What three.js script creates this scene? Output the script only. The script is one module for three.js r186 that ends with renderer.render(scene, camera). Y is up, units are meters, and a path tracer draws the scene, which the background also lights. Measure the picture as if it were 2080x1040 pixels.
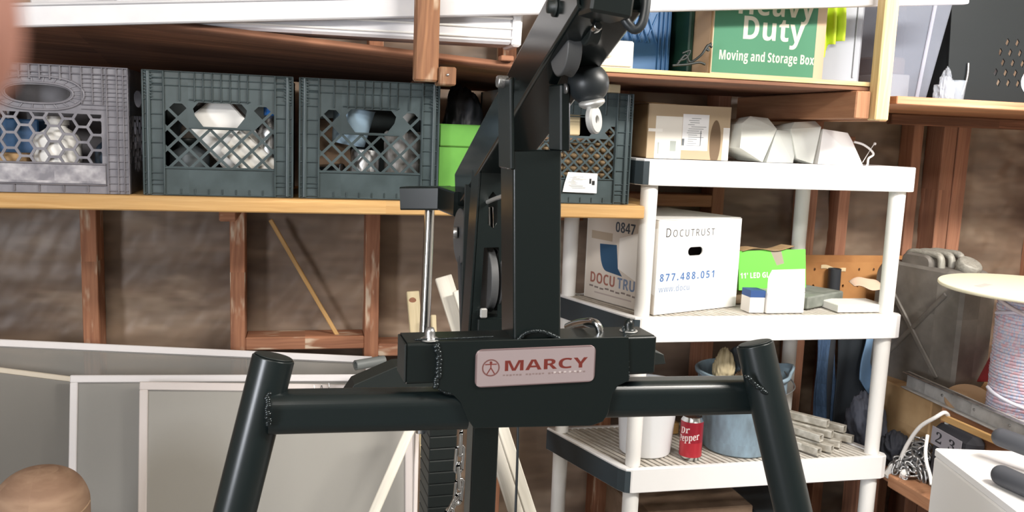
import * as THREE from 'three';
import { mergeGeometries, mergeVertices } from 'three/addons/utils/BufferGeometryUtils.js';
import { ConvexGeometry } from 'three/addons/geometries/ConvexGeometry.js';
import { RectAreaLightUniformsLib } from 'three/addons/lights/RectAreaLightUniformsLib.js';

// ---------------------------------------------------------------- camera, light, exposure
const scene = new THREE.Scene();
const camera = new THREE.PerspectiveCamera(32.226, 2, 0.02, 40);     // 2080 x 1040 frame
camera.position.set(0.0126, 1.478, 2.5691);
camera.up.set(-0.00579, 0.98929, -0.14585);
camera.lookAt(0.24245, 1.33737, 1.60609);
camera.focus = 1.75;
camera.userData.fStop = 15;
const renderer = new THREE.WebGLRenderer({ antialias: true });
renderer.toneMapping = THREE.LinearToneMapping;
renderer.toneMappingExposure = 1.12;
renderer.shadowMap.enabled = true;
scene.background = new THREE.Color(0x101214);
RectAreaLightUniformsLib.init();
const LAMPS = {
  tube_back: { at: [-0.6, 2.33, 2.75], w: 1.2, h: 0.14, power: 40 },
  tube_right: { at: [1.75, 2.42, 2.0], w: 1.2, h: 0.14, power: 120 },
  window: { at: [-2.44, 1.45, 3.7], w: 1.0, h: 1.1, power: 26 },
  work_lamp: { at: [1.679, 1.6373, 0.8], power: 0.3 },
};

// ---------------------------------------------------------------- helpers
let seed = 12345;
function rnd() { seed = (seed * 1664525 + 1013904223) >>> 0; return seed / 4294967296; }
const rr = (a, b) => a + (b - a) * rnd();
const V = (a) => new THREE.Vector3(a[0], a[1], a[2]);
const add3 = (a, b) => [a[0] + b[0], a[1] + b[1], a[2] + b[2]];
const lerp3 = (a, b, t) => [a[0] + (b[0] - a[0]) * t, a[1] + (b[1] - a[1]) * t, a[2] + (b[2] - a[2]) * t];
const counts = {};
function numbered(n) { const c = counts[n] = (counts[n] ?? -1) + 1; return c ? n + '_' + String(c).padStart(3, '0') : n; }
function tag(o, label, category, group) { o.userData.label = label; o.userData.category = category; if (group) o.userData.group = group; return o; }
function thing(name, label, category, base, group) {
  const o = new THREE.Group(); o.name = numbered(name); o.position.set(...base); scene.add(o);
  return tag(o, label, category, group);
}
function baseOf(o) { let x = 0, y = 0, z = 0; for (let p = o; p && p !== scene; p = p.parent) { x += p.position.x; y += p.position.y; z += p.position.z; } return [x, y, z]; }
// a part: geometry given in room coordinates, moved into its parent's frame
function part(name, geo, mat, parent, label) {
  if (Array.isArray(geo)) geo = merge(geo);
  const b = baseOf(parent); geo.translate(-b[0], -b[1], -b[2]);
  const m = new THREE.Mesh(geo, mat); m.name = name; m.castShadow = m.receiveShadow = true;
  if (label) m.userData.label = label;
  parent.add(m); return m;
}
// a thing that is one mesh
function solo(name, label, category, geo, mat, group) {
  if (Array.isArray(geo)) geo = merge(geo);
  geo.computeBoundingBox(); const bb = geo.boundingBox;
  const c = [(bb.min.x + bb.max.x) / 2, bb.min.y, (bb.min.z + bb.max.z) / 2];
  geo.translate(-c[0], -c[1], -c[2]);
  const m = new THREE.Mesh(geo, mat); m.name = numbered(name); m.position.set(...c); m.castShadow = m.receiveShadow = true;
  scene.add(m); return tag(m, label, category, group);
}
function struct(name, geo, mat, parent = scene) {
  if (Array.isArray(geo)) geo = merge(geo);
  const m = new THREE.Mesh(geo, mat); m.name = name; m.castShadow = m.receiveShadow = true; m.userData.kind = 'structure';
  parent.add(m); return m;
}
function merge(list) {
  const L = list.map((g) => {
    g = g.index ? g.toNonIndexed() : g;
    for (const k of Object.keys(g.attributes)) if (!['position', 'normal', 'uv'].includes(k)) g.deleteAttribute(k);
    if (!g.attributes.normal) g.computeVertexNormals();
    if (!g.attributes.uv) g.setAttribute('uv', new THREE.BufferAttribute(new Float32Array(g.attributes.position.count * 2), 2));
    g.morphAttributes = {}; return g;
  });
  return mergeGeometries(L);
}
// metre-scale box mapping, grain along the longest side
function boxUV(g) {
  g = g.index ? g.toNonIndexed() : g; g.computeBoundingBox();
  const s = new THREE.Vector3(); g.boundingBox.getSize(s); const S = [s.x, s.y, s.z];
  const p = g.attributes.position.array, n = g.attributes.normal.array, uv = new Float32Array(p.length / 3 * 2);
  const ou = rnd() * 3, ov = rnd() * 3;
  for (let i = 0; i < p.length / 3; i++) {
    const a = [Math.abs(n[3 * i]), Math.abs(n[3 * i + 1]), Math.abs(n[3 * i + 2])];
    const k = a[0] >= a[1] && a[0] >= a[2] ? 0 : a[1] >= a[2] ? 1 : 2;
    let [i1, i2] = [0, 1, 2].filter((q) => q !== k); if (S[i2] > S[i1]) [i1, i2] = [i2, i1];
    uv[2 * i] = p[3 * i + i1] + ou; uv[2 * i + 1] = p[3 * i + i2] + ov + k * 0.37;
  }
  g.setAttribute('uv', new THREE.BufferAttribute(uv, 2)); return g;
}
// chamfered box centred on the origin (44 triangles)
function cbox(w, h, d, b = 0.002) {
  b = Math.min(b, w * 0.45, h * 0.45, d * 0.45);
  const H = [w / 2, h / 2, d / 2], pos = [];
  const pt = (ax, s) => { const q = [0, 1, 2].map((i) => s[i] * (i === ax ? H[i] : H[i] - b)); return q; };
  const tri = (A, B, C) => {
    const n = new THREE.Vector3().crossVectors(V(B).sub(V(A)), V(C).sub(V(A)));
    if (n.dot(V(A).add(V(B)).add(V(C))) < 0) [B, C] = [C, B];
    pos.push(...A, ...B, ...C);
  };
  const quad = (A, B, C, D) => { tri(A, B, C); tri(A, C, D); };
  for (let ax = 0; ax < 3; ax++) for (const s of [-1, 1]) {
    const [i, j] = [0, 1, 2].filter((q) => q !== ax);
    const c = [[-1, -1], [1, -1], [1, 1], [-1, 1]].map(([u, v]) => { const t = [0, 0, 0]; t[ax] = s; t[i] = u; t[j] = v; return pt(ax, t); });
    quad(...c);
  }
  for (let ax = 0; ax < 3; ax++) { const [i, j] = [0, 1, 2].filter((q) => q !== ax);
    for (const u of [-1, 1]) for (const v of [-1, 1]) {
      const t = (w0) => { const q = [0, 0, 0]; q[ax] = w0; q[i] = u; q[j] = v; return q; };
      quad(pt(i, t(-1)), pt(j, t(-1)), pt(j, t(1)), pt(i, t(1)));
    } }
  for (const u of [-1, 1]) for (const v of [-1, 1]) for (const q of [-1, 1]) { const s = [u, v, q]; tri(pt(0, s), pt(1, s), pt(2, s)); }
  const g = new THREE.BufferGeometry(); g.setAttribute('position', new THREE.BufferAttribute(new Float32Array(pos), 3));
  g.computeVertexNormals(); return boxUV(g);
}
const bx = (x0, y0, z0, x1, y1, z1, b) => cbox(Math.abs(x1 - x0), Math.abs(y1 - y0), Math.abs(z1 - z0), b).translate((x0 + x1) / 2, (y0 + y1) / 2, (z0 + z1) / 2);
const E = (x, y, z) => new THREE.Matrix4().makeRotationFromEuler(new THREE.Euler(x, y, z, 'YXZ'));
const obox = (c, [w, h, d], [rx, ry, rz] = [0, 0, 0], b) => cbox(w, h, d, b).applyMatrix4(E(rx, ry, rz)).translate(...c);
function frameOn(A, B, ref = [0, 1, 0]) {            // x along AB, y close to ref
  const X = V(B).sub(V(A)).normalize(); let Y = V(ref); Y.addScaledVector(X, -Y.dot(X)).normalize();
  const Z = new THREE.Vector3().crossVectors(X, Y); return new THREE.Matrix4().makeBasis(X, Y, Z);
}
const dist = (A, B) => V(A).distanceTo(V(B));
// bar of section (h along ref, w across) from A to B
function beam(A, B, w, h, ref, b) { const m = lerp3(A, B, 0.5); return cbox(dist(A, B), h, w, b).applyMatrix4(frameOn(A, B, ref)).translate(...m); }
function lathe(prof, seg = 24) { return new THREE.LatheGeometry(prof.map(([r, y]) => new THREE.Vector2(r, y)), seg); }
function latheOn(A, B, prof, seg = 24) {              // profile (r, distance along AB)
  const dir = V(B).sub(V(A)).normalize(), q = new THREE.Quaternion().setFromUnitVectors(new THREE.Vector3(0, 1, 0), dir);
  return lathe(prof, seg).applyQuaternion(q).translate(...A);
}
function rod(A, B, r, seg = 20, bev = 0.0012, r2 = r) { const L = dist(A, B); bev = Math.min(bev, r * 0.5, L * 0.3);
  return latheOn(A, B, [[0, 0], [r - bev, 0], [r, bev], [r2, L - bev], [r2 - bev, L], [0, L]], seg); }
function tube(pts, r, seg = 40, rad = 8, closed = false, tension = 0.5) { return new THREE.TubeGeometry(new THREE.CatmullRomCurve3(pts.map(V), closed, 'catmullrom', tension), seg, r, rad, closed); }
const ball = (c, r, s = [1, 1, 1], seg = 20) => new THREE.SphereGeometry(r, seg, Math.ceil(seg * 0.7)).scale(...s).translate(...c);
function poly(pts) { const s = new THREE.Shape(); pts.forEach(([x, y], i) => (i ? s.lineTo(x, y) : s.moveTo(x, y))); s.closePath(); return s; }
function hole(pts) { const s = new THREE.Path(); pts.forEach(([x, y], i) => (i ? s.lineTo(x, y) : s.moveTo(x, y))); s.closePath(); return s; }
function extrude(shape, depth, bevel = 0, cs = 8) { return new THREE.ExtrudeGeometry(shape, { depth, bevelEnabled: bevel > 0, bevelThickness: bevel, bevelSize: bevel, bevelSegments: 1, curveSegments: cs, steps: 1 }); }
function rrect(w, h, r) { const s = new THREE.Shape(), x = -w / 2, y = -h / 2; s.moveTo(x + r, y); s.lineTo(x + w - r, y); s.absarc(x + w - r, y + r, r, -Math.PI / 2, 0); s.lineTo(x + w, y + h - r); s.absarc(x + w - r, y + h - r, r, 0, Math.PI / 2); s.lineTo(x + r, y + h); s.absarc(x + r, y + h - r, r, Math.PI / 2, Math.PI); s.lineTo(x, y + r); s.absarc(x + r, y + r, r, Math.PI, 1.5 * Math.PI); return s; }
// closed sheet: fn(u, v) -> [x, y, z], with thickness along the local normal
function sheet(fn, nu, nv, t = 0.002) {
  const P = [], uv = [], idx = [], N = (nu + 1) * (nv + 1);
  const pts = []; for (let j = 0; j <= nv; j++) for (let i = 0; i <= nu; i++) pts.push(V(fn(i / nu, j / nv)));
  const at = (i, j) => pts[Math.min(nv, Math.max(0, j)) * (nu + 1) + Math.min(nu, Math.max(0, i))];
  const nor = []; for (let j = 0; j <= nv; j++) for (let i = 0; i <= nu; i++) nor.push(at(i + 1, j).clone().sub(at(i - 1, j)).cross(at(i, j + 1).clone().sub(at(i, j - 1))).normalize());
  for (const s of [0.5, -0.5]) pts.forEach((p, k) => { const q = p.clone().addScaledVector(nor[k], s * t); P.push(q.x, q.y, q.z); uv.push((k % (nu + 1)) / nu, Math.floor(k / (nu + 1)) / nv); });
  const id = (i, j) => j * (nu + 1) + i;
  for (let j = 0; j < nv; j++) for (let i = 0; i < nu; i++) { const a = id(i, j), b = id(i + 1, j), c = id(i + 1, j + 1), d = id(i, j + 1); idx.push(a, b, c, a, c, d, N + a, N + c, N + b, N + a, N + d, N + c); }
  const edge = (a, b) => idx.push(a, N + a, b, b, N + a, N + b);
  for (let i = 0; i < nu; i++) { edge(id(i, 0), id(i + 1, 0)); edge(id(i + 1, nv), id(i, nv)); }
  for (let j = 0; j < nv; j++) { edge(id(nu, j), id(nu, j + 1)); edge(id(0, j + 1), id(0, j)); }
  const g = new THREE.BufferGeometry(); g.setAttribute('position', new THREE.Float32BufferAttribute(P, 3)); g.setAttribute('uv', new THREE.Float32BufferAttribute(uv, 2)); g.setIndex(idx);
  g.computeVertexNormals(); return g;
}
// crumpled lump with a flat base: centre of its base, three radii
function lump(c, [sx, sy, sz], s, f = 20, amp = 0.6) {
  const ico = new THREE.IcosahedronGeometry(1, 14); ico.deleteAttribute('uv'); ico.deleteAttribute('normal'); const g = mergeVertices(ico), p = g.attributes.position;
  for (let i = 0; i < p.count; i++) {
    let x = p.getX(i), y = p.getY(i), z = p.getZ(i); const k = 0.1 * f;
    const r = 1 - amp * Math.abs(fbm(x * k + 7 + z * 0.6 * k, y * k + z * 0.8 * k + 3, s, 4) - 0.5) * 1.6 + amp * 0.25 * (fbm(y * k * 2 + 5, x * k * 2 + z * k, s + 5, 3) - 0.5);
    x *= r; z *= r; y = y < -0.55 ? -0.55 : y * r; y = Math.max(-0.55, y);
    p.setXYZ(i, c[0] + x * sx, c[1] + (y + 0.55) / 1.5 * sy * 2 + 0.0005, c[2] + z * sz);
  }
  g.computeVertexNormals(); return g;
}
// value noise
function h2(x, y, s) { let n = (x * 374761393 + y * 668265263 + s * 974634777) | 0; n = Math.imul(n ^ (n >>> 13), 1274126177); return ((n ^ (n >>> 16)) >>> 0) / 4294967296; }
function vn(x, y, s = 0) { const i = Math.floor(x), j = Math.floor(y); let u = x - i, v = y - j; u = u * u * (3 - 2 * u); v = v * v * (3 - 2 * v);
  return (h2(i, j, s) * (1 - u) + h2(i + 1, j, s) * u) * (1 - v) + (h2(i, j + 1, s) * (1 - u) + h2(i + 1, j + 1, s) * u) * v; }
function fbm(x, y, s = 0, o = 4) { let a = 0, f = 1, m = 0.5; for (let k = 0; k < o; k++) { a += m * vn(x * f, y * f, s + k * 7); f *= 2.03; m *= 0.5; } return a / (1 - m * 2 + 1e-9) * 1; }
function dataTex(w, h, fn, srgb = true) {
  const D = new Uint8Array(w * h * 4);
  for (let y = 0; y < h; y++) for (let x = 0; x < w; x++) { const c = fn(x / w, y / h), k = 4 * (y * w + x); for (let i = 0; i < 3; i++) D[k + i] = Math.max(0, Math.min(255, c[i])); D[k + 3] = 255; }
  const t = new THREE.DataTexture(D, w, h, THREE.RGBAFormat); if (srgb) t.colorSpace = THREE.SRGBColorSpace;
  t.wrapS = t.wrapT = THREE.RepeatWrapping; t.magFilter = THREE.LinearFilter; t.minFilter = THREE.LinearFilter; t.needsUpdate = true; return t;
}
const hex = (h) => [h >> 16 & 255, h >> 8 & 255, h & 255];
const mixc = (a, b, t) => [0, 1, 2].map((i) => a[i] + (b[i] - a[i]) * t);
function std(color, roughness = 0.6, metalness = 0, extra = {}) { return new THREE.MeshStandardMaterial({ color, roughness, metalness, ...extra }); }
function woodMat(light, dark, s, { worn = 0, rough = 0.75, streak = 1 } = {}) {
  const a = hex(light), b = hex(dark), w = hex(0xd9cdb8);
  const map = dataTex(512, 256, (u, v) => {
    const wob = fbm(u * 3, v * 4, s) * 1.6;
    let g = fbm(u * 4, v * 42 + wob * 5, s + 11, 3); g = 0.5 + (g - 0.5) * 1.7 * streak;
    const fine = vn(u * 30, v * 220, s + 31);
    let c = mixc(a, b, Math.max(0, Math.min(1, g * 0.8 + fine * 0.25)));
    const k = fbm(u * 2.5, v * 6, s + 51); c = c.map((q) => q * (0.82 + 0.36 * k));
    if (worn) { const m = fbm(u * 9, v * 9, s + 71, 4); if (m > 0.62 - worn * 0.12) c = mixc(c, w, Math.min(0.75, (m - (0.62 - worn * 0.12)) * 6)); }
    return c;
  });
  map.repeat.set(1, 4);
  return std(0xffffff, rough, 0, { map });
}
function mottled(light, dark, s, scale, rough, metal = 0, size = 256, extra = {}) {
  const a = hex(light), b = hex(dark);
  const map = dataTex(size, size, (u, v) => mixc(a, b, Math.max(0, Math.min(1, (fbm(u * 6, v * 6, s, 5) - 0.5) * 1.9 + 0.5))));
  map.repeat.set(scale, scale); return std(0xffffff, rough, metal, { map, ...extra });
}
function canvasTex(w, h, draw) {
  const c = document.createElement('canvas'); c.width = w; c.height = h; draw(c.getContext('2d'), w, h);
  const t = new THREE.CanvasTexture(c); t.colorSpace = THREE.SRGBColorSpace; t.anisotropy = 8; return t;
}

// ---------------------------------------------------------------- materials
const M = {
  stud: woodMat(0xb5805f, 0x8c5b43, 1, { worn: 0.1, streak: 0.8 }),
  studRight: woodMat(0xb08064, 0x8c5e48, 2, { streak: 0.7 }),
  oldPlank: woodMat(0x96684e, 0x6a4634, 3, { rough: 0.8 }),
  post: woodMat(0x946a4a, 0x6f4a33, 4, { worn: 1.05 }),
  pine: woodMat(0xcca772, 0xb08650, 5, { streak: 0.7 }),
  pale: woodMat(0xdcc79a, 0xb89a68, 6, { streak: 0.6 }),
  orange: woodMat(0xc0906c, 0xa06c4c, 7, { streak: 0.6 }),
  endgrain: mottled(0xb0714a, 0x8c5032, 8, 6, 0.85),
  trim: woodMat(0xe6e2d8, 0xcfc9bb, 9, { streak: 0.4 }),
  trimTan: woodMat(0xd0c3a4, 0xb3a27f, 10, { streak: 0.6 }),
  paper: null,
  concrete: mottled(0x8b8883, 0x6e6b66, 12, 0.7, 0.9),
  plaster: mottled(0xb9b4aa, 0xa8a297, 13, 0.5, 0.95),
  ceilingWood: mottled(0xb8aea0, 0xa29788, 14, 0.6, 0.9),
  black: std(0x111818, 0.3),
  boomPaint: std(0x141a1a, 0.17),
  blackTube: std(0x151d1e, 0.3),
  blackDull: std(0x1a201f, 0.5),
  rubber: std(0x23282b, 0.42),
  chrome: std(0xd6d8da, 0.16, 1),
  steel: mottled(0xc4c4c4, 0x8f8f90, 15, 10, 0.36, 0.9),
  zinc: std(0xd2d2d0, 0.42, 0.75),
  crate: mottled(0x465255, 0x384345, 16, 4, 0.34),
  crateGrey: mottled(0x7e7c82, 0x68666d, 17, 5, 0.36),
  scuffGlare: mottled(0xb9b6ba, 0x77757c, 81, 7, 0.28),  // pale mottling: scuffs plus a whitish glare put into the colour
  plankWhite: mottled(0xdedcdc, 0xc2c2c8, 82, 1.6, 0.5),
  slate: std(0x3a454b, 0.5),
  white: std(0xeceae6, 0.55),
  whiteGloss: std(0xf0efee, 0.3),
  offwhite: std(0xdedad2, 0.7),
  dusty: mottled(0xd6d1c8, 0xb4aca0, 18, 4, 0.8),
  card: mottled(0xb99a72, 0xa5855e, 19, 3, 0.9),
  cardDark: mottled(0x8d7560, 0x735d4a, 20, 3, 0.9),
  green: mottled(0x6aa74c, 0x5f9945, 21, 3, 0.3),
  blue: std(0x3a6a9c, 0.4),
  darkGreen: std(0x16382c, 0.5),
};
// ---------------------------------------------------------------- the room
const ZP = -0.09;                                   // kraft paper plane, stud faces are at z = 0
{
  struct('floor', bx(-2.6, -0.12, -0.3, 3.2, 0, 5.8, 0.001), M.concrete);
  struct('ceiling', bx(-2.6, 2.55, -0.3, 3.2, 2.67, 5.8, 0.001), M.ceilingWood);
  struct('wall_left', bx(-2.6, 0, -0.12, -2.48, 2.55, 5.8, 0.001), M.plaster);
  struct('wall_right', bx(3.0, 0, -0.12, 3.12, 2.55, 5.8, 0.001), M.plaster);
  struct('wall_front', bx(-2.6, 0, 5.6, 3.2, 2.55, 5.72, 0.001), M.plaster);
  // crinkled brown building paper nailed behind the studs
  const a = hex(0x947f6c), b = hex(0x67564a), c = hex(0xb3a08c);
  const map = dataTex(768, 384, (u, v) => {
    const m = fbm(u * 14, v * 26, 3, 5), f = vn(u * 90, v * 190, 8);
    let q = mixc(b, a, Math.max(0, Math.min(1, (m - 0.5) * 2.2 + 0.5)));
    const s = fbm(u * 22 + v * 9, v * 30, 19, 4); if (s > 0.58) q = mixc(q, c, Math.min(0.5, (s - 0.58) * 4));
    return q.map((k) => k * (0.93 + 0.14 * f));
  });
  map.repeat.set(1, 1);
  M.paper = std(0xffffff, 0.42, 0, { map });
  const nx = 420, ny = 150, x0 = -2.5, x1 = 3.05, y1 = 2.55;
  const g = new THREE.PlaneGeometry(x1 - x0, y1, nx, ny); const p = g.attributes.position;
  for (let i = 0; i < p.count; i++) {
    const X = p.getX(i) + (x0 + x1) / 2, Y = p.getY(i) + y1 / 2;
    const r = Math.min(1, Math.max(0, (X - 1.0) / 0.6));
    const hor = fbm(X * 2.4, Y * 13, 5, 4), dia = Math.abs(fbm(X * 5 - Y * 3.5, Y * 7 + X * 3, 9, 4) - 0.5) * 2;
    p.setXYZ(i, X, Y, ZP - 0.006 + (hor - 0.5) * 0.02 * (1 - r * 0.5) + dia * 0.03 * r + 0.004 * vn(X * 60, Y * 60, 4));
  }
  g.computeVertexNormals();
  const wall = struct('wall_back', [g, bx(-2.6, 0, -0.24, 3.2, 2.55, -0.13, 0.001)], M.paper);
  const studs = [-1.35, -0.96, -0.571, -0.186, 0.19, 0.575, 0.93, 1.266, 1.6, 2.086, 2.14, 2.53];
  for (const X of studs) part('stud', bx(X, 0.04, ZP + 0.002, X + (X > 2 ? 0.05 : X > 1.5 ? 0.036 : 0.041), 2.5, 0, 0.002), X > 1 ? M.studRight : M.stud, wall);
  part('stud', bx(1.985, 0.04, ZP + 0.002, 2.022, 2.5, -0.02, 0.002), M.studRight, wall);
  part('stud', bx(1.735, 0.04, ZP + 0.002, 1.775, 1.5, -0.03, 0.002), M.studRight, wall);
  part('bottom_plate', bx(-2.4, 0, ZP + 0.002, 3.0, 0.04, 0, 0.002), M.stud, wall);
  // blocking between the studs
  part('blocking', bx(-0.145, 0.825, ZP + 0.002, 0.19, 0.863, 0, 0.003), M.stud, wall);
  part('blocking', bx(0.231, 0.80, ZP + 0.002, 0.575, 0.838, 0, 0.003), M.stud, wall);
  part('blocking', bx(0.971, 1.262, ZP + 0.002, 1.266, 1.30, 0, 0.003), M.orange, wall);
  part('blocking', bx(1.302, 0.16, ZP + 0.002, 1.6, 0.20, 0, 0.003), M.studRight, wall);
}
// two shop lights under the ceiling, a window in the left wall (all outside the frame), a bulb at the right edge
for (const [k, look] of [['tube_back', [0.1, 1.25, 0.3]], ['tube_right', [1.25, 0.95, 0.35]]]) {
  const L = LAMPS[k], at = V(L.at), dir = V(look).sub(at).normalize();
  const m = new THREE.Matrix4().lookAt(at, at.clone().add(dir), new THREE.Vector3(0, 1, 0));   // local -z looks along dir
  const f = thing('shop_light', k === 'tube_back' ? 'long white shop light hung from the ceiling left of the camera' : 'long white shop light hung from the ceiling right of the camera', 'lamp', L.at);
  const place = (g) => g.applyMatrix4(m).translate(...L.at);
  part('housing', place(cbox(L.w + 0.06, L.h + 0.06, 0.05, 0.006).translate(0, 0, 0.03)), M.whiteGloss, f);
  part('diffuser', place(cbox(L.w, L.h, 0.008, 0.002)), std(0xffffff, 0.5, 0, { emissive: 0xffffff, emissiveIntensity: 3 }), f);
  for (const dx of [-0.4, 0.4]) part('hanger', rod(add3(L.at, [dx, 0.06, 0.05]), [L.at[0] + dx, 2.55, L.at[2] + 0.05], 0.004), M.zinc, f);
  const l = new THREE.RectAreaLight(0xfffaf2, L.power, L.w, L.h);
  l.position.copy(at).addScaledVector(dir, 0.012); l.lookAt(at.clone().add(dir.clone().multiplyScalar(2))); scene.add(l);
}
{
  const L = LAMPS.window, [X, Y, Z] = L.at;
  const w = struct('window_1', bx(X - 0.012, Y - L.h / 2, Z - L.w / 2, X - 0.006, Y + L.h / 2, Z + L.w / 2, 0.001), std(0xffffff, 0.3, 0, { emissive: 0xf3f7ff, emissiveIntensity: 4 }));
  for (const s of [-1, 1]) {
    part('window_frame', bx(X - 0.04, Y - L.h / 2 - 0.05, Z + s * (L.w / 2 + 0.025) - 0.025, X + 0.01, Y + L.h / 2 + 0.05, Z + s * (L.w / 2 + 0.025) + 0.025, 0.003), M.white, w);
    part('window_frame', bx(X - 0.04, Y + s * (L.h / 2 + 0.025) - 0.025, Z - L.w / 2, X + 0.01, Y + s * (L.h / 2 + 0.025) + 0.025, Z + L.w / 2, 0.003), M.white, w);
  }
  const l = new THREE.RectAreaLight(0xf3f7ff, L.power, L.w, L.h); l.position.set(X, Y, Z); l.lookAt(X + 1, Y, Z); scene.add(l);
}
{
  const P = LAMPS.work_lamp.at;
  const f = thing('work_lamp', 'glowing round bulb of a clamp lamp at the right edge above the wooden ledge', 'lamp', P);
  part('bulb', ball(P, 0.036), std(0xffffff, 0.4, 0, { emissive: 0xf4f6ff, emissiveIntensity: 9 }), f);
  part('socket', latheOn(add3(P, [0.03, 0.012, 0]), add3(P, [0.12, 0.05, 0]), [[0, 0], [0.022, 0], [0.024, 0.05], [0.018, 0.09], [0, 0.095]]), M.blackDull, f);
  part('clamp_arm', tube([add3(P, [0.11, 0.045, 0]), add3(P, [0.2, 0.03, -0.02]), add3(P, [0.24, -0.045, -0.05])], 0.006), M.blackDull, f);
  const l = new THREE.PointLight(0xf6f7ff, LAMPS.work_lamp.power); l.position.set(...P); l.castShadow = true; l.shadow.radius = 1.8; scene.add(l);
}

// ---------------------------------------------------------------- timber shelf hung over the crates
const BT = 1.632;                                   // top of its board
{
  const t = thing('hanging_shelf', 'long timber shelf on rough hanging posts above the milk crates', 'shelf', [0.45, 1.53, 0.3]);
  { const g = sheet((u, v) => [0.56 - 2.06 * u, 1.617 + 0.125 * u * v ** 0.8 - 0.022 * (1 - v), 0.004 + 0.556 * v], 30, 10, 0.018), uv = g.attributes.uv;
    for (let i = 0; i < uv.count; i++) uv.setXY(i, uv.getX(i) * 2, uv.getY(i) * 0.55);
    part('board', g, M.oldPlank, t, 'warped old board, twisted up at the front left'); }
  part('board', bx(0.564, 1.608, 0.001, 1.43, 1.618, 0.6, 0.0015), M.oldPlank, t);
  part('plywood_sheet', bx(0.66, 1.6185, 0.0, 1.425, BT - 0.003, 0.604, 0.001), M.pale, t, 'pale plywood laid on the right half of the board');
  const p1 = [0.2688, 1.5745, 0.64], p2 = [1.3878, 1.5361, 0.64];
  part('post', bx(p1[0] - 0.026, p1[1], 0.605, p1[0] + 0.026, 2.55, 0.64, 0.004), M.post, t, 'rough reddish post with pale scraped streaks');
  part('post', bx(p2[0] - 0.019, p2[1], 0.605, p2[0] + 0.019, 2.55, 0.64, 0.003), M.pale, t, 'pale yellowish post');
  part('crossbeam', bx(p1[0] + 0.0265, 1.5835, 0.001, p1[0] + 0.062, 1.607, 0.579, 0.003), M.oldPlank, t);
  part('block', bx(p1[0] + 0.0265, 1.568, 0.58, p1[0] + 0.064, 1.607, 0.645, 0.003), M.post, t);
    part('crossbeam', bx(p2[0] - 0.062, 1.538, 0.001, p2[0] - 0.021, 1.606, 0.62, 0.003), M.orange, t);
  part('crossbeam', bx(p2[0] + 0.021, 1.535, 0.001, p2[0] + 0.045, 1.60, 0.60, 0.003), M.orange, t);
  part('nail', rod([p1[0] + 0.045, 1.59, 0.644], [p1[0] + 0.045, 1.59, 0.648], 0.003, 10), M.steel, t);
}
{
  const A = [1.4539, 1.5899, 0.6];
  const t = thing('wall_ledge', 'orange wooden ledge under the bulb, right of the pale post', 'shelf', [2.1, 1.58, 0.3]);
  part('board', bx(A[0], A[1] - 0.010, 0.001, 2.98, A[1] + 0.010, 0.6, 0.002), M.orange, t);
  part('ledger', bx(1.86, A[1] - 0.045, 0.001, 2.98, A[1] - 0.0105, 0.03, 0.003), M.oldPlank, t);
}
// crate plank
const CP = 1.3;
{
  const t = thing('crate_shelf', 'yellow pine plank shelf carrying the row of milk crates', 'shelf', [-0.2, 1.26, 0.25]);
  part('plank', bx(-1.5, 1.266, 0.301, 0.862, CP - 0.001, 0.45, 0.003), M.pine, t); part('plank', bx(-1.5, 1.266, 0.001, 0.936, CP - 0.001, 0.30, 0.003), M.pine, t);
  for (const X of [-0.96, -0.186, 0.575]) part('cleat', bx(X, 1.23, 0.001, X + 0.04, 1.2655, 0.32, 0.003), M.stud, t);
  part('ledger', bx(0.70, 1.218, 0.001, 0.83, 1.2655, 0.05, 0.003), M.orange, t);
}

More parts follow.
